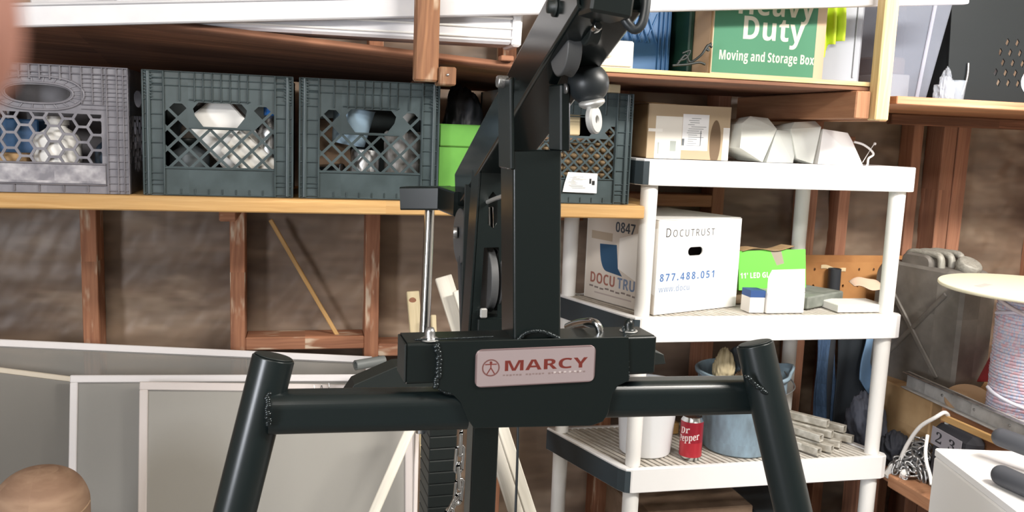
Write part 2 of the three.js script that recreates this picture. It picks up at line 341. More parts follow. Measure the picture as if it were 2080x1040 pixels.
// ---------------------------------------------------------------- milk crates
function clipPoly(P, x0, y0, x1, y1) {
  const cut = (Q, f, g) => { const o = []; Q.forEach((a, i) => { const b = Q[(i + 1) % Q.length], fa = f(a), fb = f(b); if (fa >= 0) o.push(a); if ((fa >= 0) !== (fb >= 0)) { const t = fa / (fa - fb); o.push([a[0] + (b[0] - a[0]) * t, a[1] + (b[1] - a[1]) * t]); } }); return o; };
  let Q = cut(P, (q) => q[0] - x0); Q = Q.length ? cut(Q, (q) => x1 - q[0]) : Q; Q = Q.length ? cut(Q, (q) => q[1] - y0) : Q; Q = Q.length ? cut(Q, (q) => y1 - q[1]) : Q; return Q;
}
const area = (P) => P.reduce((s, a, i) => { const b = P[(i + 1) % P.length]; return s + a[0] * b[1] - b[0] * a[1]; }, 0) / 2;
const W = 0.33, H = 0.28;
function latticePanel(kind, t = 0.005) {             // x 0..W, y 0..H
  const s = poly([[0.002, 0], [W - 0.002, 0], [W - 0.002, H], [0.002, H]]);
  const R = kind === 'hex' ? [0.02, 0.068, 0.272, 0.176] : kind === 'fine' ? [0.047, 0.062, 0.285, 0.196] : [0.048, 0.066, 0.286, 0.208];
  const hd = kind === 'hex' ? [0.075, 0.196, 0.215, 0.242] : kind === 'fine' ? [0.09, 0.17, 0.24, 0.222] : [0.108, 0.158, 0.226, 0.212];
  const hp = [];
  if (kind === 'hex') for (let k = 0; k < 28; k++) { const a = k / 28 * Math.PI * 2; hp.push([(hd[0] + hd[2]) / 2 + 0.066 * Math.sign(Math.cos(a)) * Math.abs(Math.cos(a)) ** 0.8, 0.22 + (Math.sin(a) > 0 ? 0.016 : 0.024) * Math.sin(a)]); }
  else hp.push([hd[0] + 0.022, hd[1]], [hd[2] - 0.022, hd[1]], [hd[2] - 0.004, hd[1] + 0.024], [hd[2], hd[3] - 0.014], [hd[2] - 0.012, hd[3]], [hd[0] + 0.012, hd[3]], [hd[0], hd[3] - 0.014], [hd[0] + 0.004, hd[1] + 0.024]);
  s.holes.push(hole(hp));
  const p = kind === 'fine' ? 0.03 : 0.046, e = kind === 'fine' ? 0.0028 : 0.0036;
  const add = (P) => {
    const cx = P.reduce((q, a) => q + a[0], 0) / P.length, cy = P.reduce((q, a) => q + a[1], 0) / P.length;
    const m = kind === 'hex' ? 0.014 : 0.006;
    const y1 = kind === 'hex' && cx < hd[2] + 0.02 ? Math.min(R[3], 0.178) : R[3];
    let Q = clipPoly(P, R[0], R[1], R[2], y1); if (Q.length < 3 || Math.abs(area(Q)) < 6e-5) return;
    if (kind !== 'hex' && Q.some(([x, y]) => x > hd[0] - m && x < hd[2] + m && y > hd[1] - m)) { Q = clipPoly(Q, 0, 0, 1, hd[1] - m); if (Q.length < 3 || Math.abs(area(Q)) < 6e-5) return; }
    s.holes.push(hole(Q));
  };
  if (kind === 'hex') { const r = 0.0195, dx = r * 1.5, dy = r * Math.sqrt(3);
    for (let i = -1; i < 12; i++) for (let j = -1; j < 6; j++) { const cx = 0.028 + i * dx, cy = 0.08 + j * dy + (i & 1 ? dy / 2 : 0); const P = []; for (let k = 0; k < 6; k++) P.push([cx + (r - 0.0032) * Math.cos(k * Math.PI / 3), cy + (r - 0.0032) * Math.sin(k * Math.PI / 3)]); add(P); }
  } else for (let i = -1; i < 16 * 0.046 / p; i++) for (let j = -1; j < 9 * 0.046 / p; j++) { const cx = 0.03 + i * p / 2, cy = 0.06 + j * p / 2; if ((i + j) & 1) continue; const q = p / 2 - e * 1.2; add([[cx - q, cy], [cx, cy - q], [cx + q, cy], [cx, cy + q]]); }
  const g = extrude(s, t).translate(0, 0, -t); return boxUV(g);
}
function ribs(kind) {
  const L = [], r = (x0, y0, x1, y1, z = 0.005) => L.push(bx(x0, y0, -0.001, x1, y1, z, 0.0015));
  if (kind === 'hex') {
    for (let k = 0; k < 9; k++) r(0.045 + k * 0.0205, 0.247, 0.049 + k * 0.0205, 0.279);
    for (const y of [0.262, 0.2775]) r(0.0, y, 0.33, y + 0.003);
    for (let k = 0; k < 9; k++) r(0.232, 0.196 + k * 0.0095 - 0.01, 0.33, 0.198 + k * 0.0095 - 0.01, 0.003);
    for (let k = 0; k < 12; k++) r(0.283, 0.006 + k * 0.0165, 0.328, 0.008 + k * 0.0165, 0.003);
    for (const x of [0.232, 0.254, 0.2745, 0.283, 0.304, 0.317, 0.3265]) r(x, x < 0.28 ? 0.198 : 0.0, x + 0.0025, 0.28, 0.005);
    for (const x of [0.04, 0.09, 0.14, 0.19, 0.24]) r(x, 0.002, x + 0.003, 0.018, 0.004);
    r(0.0, 0.018, 0.28, 0.021); r(0.0, 0.064, 0.28, 0.068);
    const ring = (a, b, w) => { const P = []; for (let k = 0; k < 40; k++) { const q = k / 40 * Math.PI * 2; P.push([0.145 + a * Math.sign(Math.cos(q)) * Math.abs(Math.cos(q)) ** 0.75, 0.218 + b * Math.sin(q), 0.001]); } L.push(tube(P, w, 60, 6, true)); };
    ring(0.071, 0.0225, 0.0028); ring(0.093, 0.036, 0.003);
    for (let k = 0; k < 22; k++) { const q = k / 22 * Math.PI * 2; L.push(beam([0.145 + 0.072 * Math.cos(q), 0.218 + 0.023 * Math.sin(q), 0.0005], [0.145 + 0.092 * Math.cos(q), 0.218 + 0.035 * Math.sin(q), 0.0005], 0.003, 0.003, [0, 0, 1], 0.0005)); }
  } else {
    for (const x of [0.0785, 0.1105, 0.129, 0.1485, 0.168, 0.1875, 0.207, 0.226, 0.2555]) r(x, kind === 'fine' ? 0.224 : 0.213, x + 0.0028, 0.279);
    for (const y of [0.277, 0.246, 0.2625]) r(0.0, y, W, y + 0.0025, 0.0025);
    r(0.046, 0.0605, 0.288, 0.0645, 0.004);
    for (const x of [0.0, 0.0435, 0.2865, 0.326]) r(x, 0.0, x + 0.004, 0.28, 0.006);
    for (const [x0, x1] of [[0, 0.046], [0.288, W]]) for (const y of [0.004, 0.024, 0.034, 0.05, 0.084, 0.118, 0.15, 0.182, 0.214, 0.232, 0.25, 0.262, 0.274]) r(x0, y, x1, y + 0.0022, 0.004);
    for (const x of [0.0135, 0.3165]) { L.push(rod([x, 0.002, 0.002], [x, 0.278, 0.002], 0.0052, 12)); for (let k = 0; k < 8; k++) L.push(beam([x - 0.009, 0.226 + k * 0.0068, 0.004], [x + 0.009, 0.221 + k * 0.0068, 0.005], 0.003, 0.003, [0, 0, 1], 0.001)); }
    for (let k = 0; k < 7; k++) r(0.08 + k * 0.03, 0.003, 0.0825 + k * 0.03, 0.016, 0.003);
    r(0.046, 0.0, 0.288, 0.003, 0.004);
    for (const y of [0.152, 0.216]) r(0.1, y, 0.234, y + 0.003, 0.004);
  }
  return L;
}
function makeCrate(kind, x, mat, label) {
  const z = 0.42, t = thing('milk_crate', label, 'crate', [x + W / 2, CP, z - W / 2], 'milk crates on the plank');
  if (kind === 'hex') part('bottom_panel', bx(x + 0.004, CP + 0.0215, z - 0.004, x + 0.279, CP + 0.0635, z + 0.0035, 0.001), M.scuffGlare, t, 'pale lower band with scuffs and glare painted into its colour');
  part('front_panel', [latticePanel(kind), ...ribs(kind)].map((g) => g.translate(x, CP, z)), mat, t);
  part('back_panel', bx(x, CP, z - W, x + W, CP + H, z - W + 0.005, 0.002), mat, t);
  part('side_panel', latticePanel(kind === 'hex' ? 'hex' : 'std').rotateY(Math.PI / 2).translate(x + W - 0.003, CP, z), mat, t);
  part('side_panel', latticePanel(kind === 'hex' ? 'hex' : 'std').rotateY(Math.PI / 2).translate(x + 0.008, CP, z), mat, t);
  part('base', bx(x + 0.004, CP, z - W + 0.004, x + W - 0.004, CP + 0.008, z - 0.004, 0.002), mat, t);
  return t;
}
makeCrate('hex', -0.697, M.crateGrey, 'worn grey milk crate with hexagon holes, leftmost on the plank');
const crate2 = makeCrate('std', -0.34, M.crate, 'black diamond lattice milk crate holding a tilted white carton');
{
  const c = crate2.clone(); c.name = numbered('milk_crate'); c.position.x += 0.342; scene.add(c);
  c.userData.label = 'black diamond lattice milk crate with a pale blue tub behind its handle';
}
const crate4 = makeCrate('fine', 0.496, M.crate, 'black milk crate with fine mesh and a torn paper label, behind the gym column');
{
  const tex = canvasTex(256, 160, (c, w, h) => { c.fillStyle = '#efeeec'; c.fillRect(0, 0, w, h); c.fillStyle = '#55585a'; for (let i = 0; i < 16; i++) c.fillRect(30 + h2(i, 1, 3) * 60, 30 + i * 6, 20 + h2(i, 2, 3) * 90, 2.4); c.fillStyle = '#1d1f20'; c.fillRect(196, 44, 16, 40); c.fillRect(216, 60, 22, 34); c.fillStyle = '#b9bcbe'; c.fillRect(60, 96, 90, 20); });
  const a = [0.6483, 1.3263, 0.428], b = [0.7379, 1.3782, 0.428];
  const s = poly([[a[0] + 0.012, b[1] + 0.001], [b[0], b[1] - 0.001], [b[0], a[1] + 0.001], [a[0], a[1] + 0.003], [a[0] + 0.004, a[1] + 0.025]]);
  const g = extrude(s, 0.0008); const p = g.attributes.position, uv = g.attributes.uv;
  for (let i = 0; i < p.count; i++) uv.setXY(i, (p.getX(i) - a[0]) / (b[0] - a[0]), (p.getY(i) - a[1]) / (b[1] - a[1]));
  part('paper_label', g.translate(0, 0, 0.4265), std(0xffffff, 0.8, 0, { map: tex }), crate4, 'torn white paper label');
}
// what the crates hold
function bottle(name, label, at, r, h, mat, capMat, cat = 'bottle') {
  const t = thing(name, label, cat, at);
  part('body', latheOn(at, add3(at, [0, 1, 0]), [[0, 0], [r * 0.9, 0], [r, 0.006], [r, h * 0.66], [r * 0.85, h * 0.74], [r * 0.42, h * 0.84], [r * 0.42, h * 0.88], [0, h * 0.88]]), mat, t);
  part('cap', latheOn(add3(at, [0, h * 0.88 + 0.0005, 0]), add3(at, [0, 2, 0]), [[0, 0], [r * 0.5, 0], [r * 0.5, h * 0.11], [r * 0.42, h * 0.12], [0, h * 0.12]]), capMat, t);
  return t;
}
const F = CP + 0.0085;
bottle('jug', 'white plastic jug inside the grey hexagon crate', [-0.53, F, 0.36], 0.05, 0.16, M.white, M.white, 'jug');
solo('carton', 'tan carton lying low in the grey hexagon crate', 'box', bx(-0.683, F, 0.33, -0.59, F + 0.075, 0.40, 0.003), M.card);
solo('carton', 'blue and white carton behind the tan one in the grey crate', 'box', bx(-0.683, F, 0.22, -0.585, F + 0.15, 0.30, 0.003), M.blue);
bottle('spray_bottle', 'dark bottle at the right end of the grey hexagon crate', [-0.42, F, 0.37], 0.03, 0.13, std(0x22303f, 0.4), M.white);
solo('carton', 'bright white carton tilted behind the handle of the second crate', 'box', obox([-0.155, F + 0.125, 0.345], [0.115, 0.19, 0.06], [0.1, 0, 0.72], 0.003), M.white);
solo('carton', 'white carton lying askew behind the lattice of the second crate', 'box', obox([-0.10, F + 0.075, 0.395], [0.14, 0.07, 0.02], [0, 0, -0.72], 0.003), M.offwhite);
bottle('spray_can', 'blue capped can at the right of the second crate', [-0.065, F, 0.375], 0.028, 0.205, M.steel, std(0x2c6fc0, 0.25), 'can');
bottle('jar', 'dark grey jar deep in the second crate', [-0.25, F, 0.33], 0.045, 0.12, std(0x565d60, 0.5), M.blackDull, 'jar');
bottle('jar', 'dusty brown jar standing behind the handle of the second crate', [-0.235, F, 0.26], 0.045, 0.21, mottled(0x8d8379, 0x6c645c, 30, 4, 0.6), M.steel, 'jar');
solo('tub', 'pale blue tub behind the handle of the third crate', 'tub', latheOn([0.12, F + 0.12, 0.34], [0.145, F + 0.28, 0.348], [[0, 0], [0.04, 0], [0.05, 0.085], [0.052, 0.09], [0.046, 0.09], [0.038, 0.006], [0, 0.006]]), std(0xa9c4d8, 0.45));
solo('tin_can', 'shiny silver can at the lower left of the third crate', 'can', latheOn([0.05, F + 0.04, 0.355], [0.09, F + 0.044, 0.372], [[0, 0], [0.026, 0], [0.029, 0.003], [0.029, 0.06], [0.026, 0.063], [0, 0.061]]), M.chrome);
solo('tin_can', 'silver can in the middle of the third crate', 'can', latheOn([0.155, F + 0.0005, 0.375], [0.16, F + 0.1, 0.37], [[0, 0], [0.032, 0], [0.034, 0.003], [0.034, 0.105], [0.03, 0.108], [0, 0.106]]), M.steel);
solo('carton', 'brown carton behind the lattice of the third crate', 'box', obox([0.075, F + 0.10, 0.31], [0.1, 0.16, 0.06], [0, 0.1, 0.1], 0.003), M.cardDark);
solo('paint_can', 'dull grey paint can at the right of the third crate', 'can', latheOn([0.255, F + 0.0005, 0.33], [0.255, 2, 0.33], [[0, 0], [0.045, 0], [0.047, 0.004], [0.047, 0.15], [0.042, 0.155], [0, 0.152]]), mottled(0xa9a6a4, 0x77746f, 31, 4, 0.5));
solo('funnel', 'white funnel at the right end of the third crate', 'funnel', latheOn([0.26, F + 0.158, 0.33], [0.27, 2, 0.34], [[0.006, 0], [0.008, 0.02], [0.032, 0.05], [0.034, 0.052], [0.03, 0.052], [0.006, 0.022]]), M.offwhite);
// wicker basket inside the fine crate
{
  const t = thing('wicker_basket', 'brown woven basket inside the fine mesh crate', 'basket', [0.665, F, 0.26]);
  const cane = mottled(0xa08a68, 0x6f5a40, 33, 8, 0.7);
  const cx = 0.665, cz = 0.25, w = 0.145, d = 0.145;
  for (let j = 0; j < 12; j++) for (let i = 0; i < 15; i++) { const x = cx - w + 0.01 + i * (2 * w - 0.02) / 14; if (j > 8 && x > 0.60 && x < 0.74) continue;
    part('weave', ball([x, F + 0.012 + j * 0.0165, cz + d + ((i + j) & 1 ? 0.002 : -0.002)], 0.0115, [1, 0.62, 0.55], 8), cane, t); }
  part('liner', [bx(cx - w, F, cz - d, cx + w, F + 0.16, cz + d - 0.006, 0.004)], M.cardDark, t);
}
solo('block', 'small cream block resting above the fine mesh crate', 'block', obox([0.775, CP + H + 0.0115, 0.38], [0.035, 0.022, 0.05], [0, 0.2, 0], 0.002), M.trimTan);
solo('carton', 'cream carton showing through the handle of the fine mesh crate', 'box', bx(0.61, F + 0.162, 0.33, 0.7, F + 0.225, 0.385, 0.003), std(0xd8c49c, 0.8));
// green tub between the crates
{
  const a = [0.3327, 1.4865, 0.38], t = thing('storage_tub', 'bright green plastic tub between the third crate and the gym column', 'tub', [0.415, CP, 0.25]);
  const x0 = 0.339, x1 = 0.49, y1 = a[1];
  part('body', [bx(x0, CP, 0.378, x1, y1 - 0.055, 0.382, 0.001), bx(x0, CP, 0.12, x0 + 0.004, y1 - 0.055, 0.377, 0.001), bx(x1 - 0.004, CP, 0.12, x1, y1 - 0.055, 0.377, 0.001), bx(x0, CP, 0.115, x1, y1 - 0.055, 0.119, 0.001), bx(x0, CP, 0.12, x1, CP + 0.004, 0.377, 0.001)], M.green, t);
  part('rim', [bx(x0 - 0.001, y1 - 0.055, 0.38, x1 + 0.001, y1, 0.388, 0.003), bx(x0 - 0.001, y1 - 0.055, 0.11, x1 + 0.001, y1, 0.118, 0.003), bx(x0 - 0.001, y1 - 0.055, 0.119, x0 + 0.003, y1, 0.379, 0.001), bx(x1 - 0.003, y1 - 0.055, 0.119, x1 + 0.001, y1, 0.379, 0.001)], M.green, t);
  solo('bin_bag', 'crumpled dark bag stuffed into the green tub', 'bag', lump([0.415, CP + 0.0045, 0.25], [0.068, 0.14, 0.11], 6, 16), std(0x34363a, 0.45));
}
// ---------------------------------------------------------------- white plastic shelf unit
const SH = 0.33;                                    // it leans: x shifts by this much per metre towards the wall
const T1 = 1.419, T2 = 1.005, T3 = 0.589, TH = 0.068;
{
  const zf = 0.434, zb = 0.08, sx = (x, z) => x - (zf - z) * SH, x0 = 0.857, x1 = 1.665;
  const topLeft = 0.857; const u = thing('shelf_unit', 'white plastic shelf unit with three tiers and round posts', 'shelf', [1.2, 0, 0.25]);
  for (const [t, name] of [[T1, 'tier'], [T2, 'tier'], [T3, 'tier']]) {
    const r = 0.022, w = 0.012;
    const outline = poly([[x0 + r, -zf], [x1 - r, -zf], [x1 - r * 0.3, -zf + r * 0.3], [x1, -zf + r], [sx(x1, zb), -zb], [t === T1 ? 0.84 : sx(x0, zb), -zb], [x0 - r * 0.35, -zf + r * 1.3], [x0 + r * 0.25, -zf + r * 0.25]]);
    const ins = (x, z, dx, dz) => [(t === T1 && x === x0 && z === zb ? 0.84 : sx(x, z)) + dx, -z - dz];
    outline.holes.push(hole([ins(x0, zf, w + 0.006, -w), ins(x1, zf, -w - 0.006, -w), ins(x1, zb, -w, w), ins(x0, zb, w, w)]));
    const tier = part(name, boxUV(extrude(outline, TH - 0.004, 0.002).rotateX(-Math.PI / 2).scale(1, 1, 1).translate(0, t - TH + 0.002, 0)), M.whiteGloss, u);
    const xb = t === T1 ? 0.84 : sx(x0, zb), o = 0.0026;
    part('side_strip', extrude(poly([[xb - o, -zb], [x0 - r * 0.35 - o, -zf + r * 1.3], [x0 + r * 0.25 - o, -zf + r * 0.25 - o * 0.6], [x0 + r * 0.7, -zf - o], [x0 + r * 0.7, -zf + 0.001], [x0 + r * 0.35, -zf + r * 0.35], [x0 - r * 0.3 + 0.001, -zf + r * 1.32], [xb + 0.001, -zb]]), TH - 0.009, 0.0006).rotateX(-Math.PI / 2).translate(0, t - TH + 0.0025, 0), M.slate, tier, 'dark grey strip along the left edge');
    if (t === T1) part('deck', boxUV(extrude(poly([ins(x0, zf, w + 0.006, -w), ins(x1, zf, -w - 0.006, -w), ins(x1, zb, -w, w), ins(x0, zb, w, w)]), 0.01).rotateX(-Math.PI / 2).translate(0, t - 0.012, 0)), M.whiteGloss, tier);
    else {
      const n = 40;
      for (let i = 0; i < n; i++) { const x = x0 + 0.026 + i * (x1 - x0 - 0.052) / (n - 1); part('slat', beam([x - 0.004, t - 0.006, zf - 0.012], [sx(x, zb) - 0.004, t - 0.006, zb + 0.01], 0.0115, 0.008, [0, 1, 0], 0.0015), M.dusty, tier); }
      for (const z of [0.16, 0.26, 0.36]) part('rib', beam([sx(x0, z) + 0.012, t - 0.016, z], [sx(x1, z) - 0.012, t - 0.016, z], 0.012, 0.011, [0, 1, 0], 0.001), M.whiteGloss, tier);
    }
  }
  for (const [x, z] of [[x0 + 0.034, zf - 0.034], [x1 - 0.034, zf - 0.034], [sx(x0, zb) + 0.034, zb + 0.03], [sx(x1, zb) - 0.034, zb + 0.03]])
    for (const [a, b] of [[0, T3 - TH], [T3 - 0.003, T2 - TH], [T2 - 0.003, x < 0.85 ? 1.262 : T1 - TH]]) part('post', rod([x, a, z], [x, b, z], 0.0205, 24, 0.002, 0.0225), M.white, u);
}
function rboxM(c, yaw) { return new THREE.Matrix4().makeRotationY(yaw).setPosition(...c); }
// printed front: a thin board of w x h with holes, print mapped over it
function printed(w, h, holes, t, m) {
  const s = poly([[0, 0], [w, 0], [w, h], [0, h]]); holes.forEach((q) => s.holes.push(q));
  const g = extrude(s, t); const p = g.attributes.position, uv = g.attributes.uv;
  for (let i = 0; i < p.count; i++) uv.setXY(i, p.getX(i) / w, p.getY(i) / h);
  return g.applyMatrix4(m);
}
// top tier
{
  const c = [0.8926, 1.4149, 0.36], w = 0.235, h = 0.142;
  const tex = canvasTex(470, 284, (x) => {
    x.fillStyle = '#b8a488'; x.fillRect(0, 0, 470, 284);
    x.fillStyle = '#e9e5dc'; x.fillRect(44, 62, 150, 230); x.fillStyle = '#f1f2f4'; x.fillRect(196, 46, 150, 190);
    x.fillStyle = '#f6f3ec'; x.fillRect(4, 128, 80, 16);
    x.fillStyle = '#8d9295'; for (let i = 0; i < 14; i++) x.fillRect(220 + h2(i, 5, 2) * 30, 66 + i * 11, 20 + h2(i, 6, 2) * 70, 3);
    x.fillStyle = '#6d7276'; x.fillRect(300, 130, 5, 80); x.fillRect(196, 176, 14, 36); x.fillStyle = '#a3aaa5'; x.fillRect(130, 190, 34, 54); x.fillRect(60, 200, 8, 60);
    x.fillStyle = '#6e5a45'; x.beginPath(); x.ellipse(388, 190, 32, 118, 0, 0, 7); x.fill(); x.fillStyle = '#efede8'; x.fillRect(432, 110, 40, 180);
  });
  const t = thing('shipping_box', 'worn cardboard box with white paper labels at the left of the top tier', 'box', [c[0] + w / 2, T1, 0.3]);
  part('carton', bx(c[0], T1, 0.16, c[0] + w, T1 + h, 0.357, 0.003), M.card, t);
  part('front_panel', printed(w, h, [], 0.003, new THREE.Matrix4().setPosition(c[0], T1, 0.357)), std(0xffffff, 0.75, 0, { map: tex }), t);
  part('flap', obox([c[0] + 0.1, T1 + h + 0.002, 0.3], [0.2, 0.003, 0.1], [0.05, 0, -0.03], 0.001), M.card, t);
}
function foamPack(label, front, dz, mat) {
  const P = []; front.forEach((q, i) => { P.push(V(q)); P.push(new THREE.Vector3(q[0] - dz * 0.15 + (i % 2) * 0.006, T1 + (q[1] - T1) * (i % 3 ? 0.9 : 0.97), q[2] - dz)); });
  P.forEach((p) => { p.y = Math.max(T1 + 0.0005, p.y); });
  return solo('foam_wrap', label, 'packing foam', boxUV(new ConvexGeometry(P)), mat, null);
}
const foam = std(0xdcded6, 0.65);
foamPack('pale folded foam wrap beside the labelled box on the top tier', [[1.1399, 1.4553, 0.4], [1.1573, 1.5206, 0.37], [1.1842, 1.54, 0.36], [1.2371, 1.5369, 0.36], [1.2492, 1.5086, 0.39], [1.209, 1.4052, 0.4]], 0.12, foam);
foamPack('greyer folded foam sheet in the middle of the top tier', [[1.2178, 1.4057, 0.405], [1.2494, 1.506, 0.39], [1.3263, 1.5034, 0.37], [1.2996, 1.4078, 0.4]], 0.1, std(0xcfd2cd, 0.65));
foamPack('pale foam wrap leaning third along the top tier', [[1.2959, 1.5103, 0.38], [1.3178, 1.5296, 0.36], [1.3805, 1.5348, 0.36], [1.3876, 1.5191, 0.38], [1.3532, 1.4045, 0.41], [1.3091, 1.4319, 0.4]], 0.12, foam);
foamPack('bright white foam wrap at the right end of the top tier', [[1.368, 1.4049, 0.41], [1.3941, 1.5141, 0.38], [1.4775, 1.5064, 0.37], [1.4868, 1.4853, 0.38], [1.5067, 1.4088, 0.41]], 0.1, M.white);
{
  const a = [1.5052, 1.4828, 0.36];
  solo('wire_hook', 'thin white bent wire hook sticking out right of the foam wraps', 'wire', [tube([a, [1.5338, 1.477, 0.36], [1.5604, 1.4628, 0.36], [1.5712, 1.4494, 0.36], [1.5568, 1.438, 0.36], [1.5554, 1.4214, 0.36], [1.5472, 1.4102, 0.36]], 0.0032, 40), tube([[1.5461, 1.4262, 0.35], [1.5674, 1.4628, 0.35], [1.5781, 1.4797, 0.35]], 0.0012, 12), ball([1.5797, 1.4797, 0.35], 0.004)], M.white);
}
// middle tier
{
  const yaw = 0.36, m = rboxM([0.923, T2, 0.405], yaw), w = 0.315, h = 0.252, d = 0.30;
  const front = canvasTex(630, 504, (x) => {
    x.fillStyle = '#f3f1ee'; x.fillRect(0, 0, 630, 504); x.textAlign = 'left';
    x.font = '54px sans-serif'; const word = ['D', 'O', 'C', 'U', 'T', 'R', 'U', 'S', 'T']; let px = 48;
    word.forEach((ch, i) => { x.font = (i === 0 ? 66 : 52) + 'px sans-serif'; x.fillStyle = '#322f2e'; x.fillText(ch, px, 88); px += x.measureText(ch).width + 9; });
    x.font = 'bold 58px sans-serif'; px = 26; '877.488.051'.split('').forEach((ch, i) => { x.fillStyle = '#3f6ba8'; x.fillText(ch, px, 326); px += x.measureText(ch).width + 10; });
    x.font = '46px sans-serif'; px = 24; 'www.docu'.split('').forEach((ch, i) => { x.fillStyle = '#6d88b0'; x.fillText(ch, px, 384); px += x.measureText(ch).width + 2; });
  });
  const side = canvasTex(600, 504, (x) => {
    x.fillStyle = '#d9cfc3'; x.fillRect(0, 0, 600, 504); x.fillStyle = '#f2eee8'; x.beginPath(); x.moveTo(290, 130); x.lineTo(600, 40); x.lineTo(600, 400); x.lineTo(290, 300); x.fill();
    x.fillStyle = '#4b535e'; x.font = 'bold 78px sans-serif'; x.fillText('0847', 250, 96);
    x.fillStyle = '#b9a893'; x.fillRect(40, 110, 190, 46);
    x.fillStyle = '#2d5273'; x.beginPath(); x.moveTo(120, 180); x.lineTo(270, 170); x.lineTo(290, 300); x.lineTo(330, 340); x.lineTo(190, 330); x.quadraticCurveTo(130, 320, 120, 180); x.fill();
    x.font = 'bold 84px sans-serif'; x.fillStyle = '#a2685a'; x.fillText('DOCU', 40, 410); x.fillStyle = '#7888a4'; x.fillText('TRUST', 290, 410);
    x.fillStyle = '#8a7d76'; for (let i = 0; i < 9; i++) x.fillRect(40 + i * 48, 426 + (i % 3) * 3, 36, 10); x.fillStyle = '#b9aaa2'; x.fillRect(90, 460, 330, 8);
  });
  const t = thing('document_box', 'white document storage box with an oval hand hole on the middle tier', 'box', [1.05, T2, 0.3]);
  const hh = hole(rrect(0.056, 0.024, 0.0118).getPoints(6).map((p) => [p.x + 0.14, p.y + 0.166]));
  part('front_panel', printed(w, h, [hh], 0.004, m.clone().multiply(new THREE.Matrix4().setPosition(0, 0, -0.004))), std(0xffffff, 0.7, 0, { map: front }), t);
  part('side_panel', printed(d - 0.008, h, [], 0.003, m.clone().multiply(new THREE.Matrix4().makeRotationY(-Math.PI / 2).setPosition(0.003, 0, -d + 0.004))), std(0xffffff, 0.75, 0, { map: side }), t);
  const sh = (g) => g.applyMatrix4(m);
  part('side_panel', sh(bx(w - 0.004, 0, -d + 0.004, w, h, -0.0045, 0.001)), M.offwhite, t);
  part('back_panel', sh(bx(0, 0, -d, w, h, -d + 0.0035, 0.001)), M.offwhite, t);
  part('bottom', sh(bx(0.004, 0, -d + 0.004, w - 0.0045, 0.004, -0.0045, 0.001)), M.offwhite, t);
  part('lid_flap', sh(bx(0.002, h + 0.0005, -d, w - 0.002, h + 0.003, -0.001, 0.001)), M.white, t);
  solo('folder', 'grey folders seen through the hand hole of the document box', 'folder', sh(bx(0.03, 0.005, -0.2, w - 0.03, 0.19, -0.06, 0.003)), std(0x6d6468, 0.8));
}
{
  const a = [1.2316, 1.0285, 0.3], b = [1.4332, 1.1489, 0.3];
  const tex = canvasTex(460, 200, (x) => { x.fillStyle = '#6cc24a'; x.fillRect(0, 0, 460, 200); x.fillStyle = '#eef6e8'; x.font = 'bold 40px sans-serif'; x.fillText("11' LED GL", 10, 140); x.fillStyle = '#9a8f80'; x.beginPath(); x.moveTo(215, 0); x.lineTo(290, 0); x.lineTo(310, 70); x.lineTo(260, 80); x.fill(); });
  const w = b[0] - a[0] + 0.012, h = 0.112, m = new THREE.Matrix4().makeRotationFromEuler(new THREE.Euler(-0.12, 0.0, 0.035, 'YXZ')).setPosition(a[0] - 0.006, T2 + 0.045, 0.29);
  const t = thing('bulb_box', 'bright green cardboard bulb box propped behind the small white carton', 'box', [a[0] + w / 2, T2, 0.28]);
  part('front_panel', printed(w, h, [], 0.003, m), std(0xffffff, 0.6, 0, { map: tex }), t);
  part('carton', bx(0.002, 0, -0.1, w - 0.002, h - 0.002, -0.0005, 0.003).applyMatrix4(m), std(0x7ac353, 0.6), t);
  part('torn_flap', [sheet((u, v) => [a[0] + 0.002 + u * 0.16, T2 + 0.157 + 0.012 * u + 0.006 * Math.sin(u * 7) - v * 0.004, 0.285 - v * 0.07], 10, 3, 0.002)], M.card, t);
  solo('carton', 'grey flat carton under the green bulb box', 'box', bx(a[0] - 0.005, T2, 0.18, a[0] + 0.15, T2 + 0.043, 0.27, 0.003), M.cardDark);
}
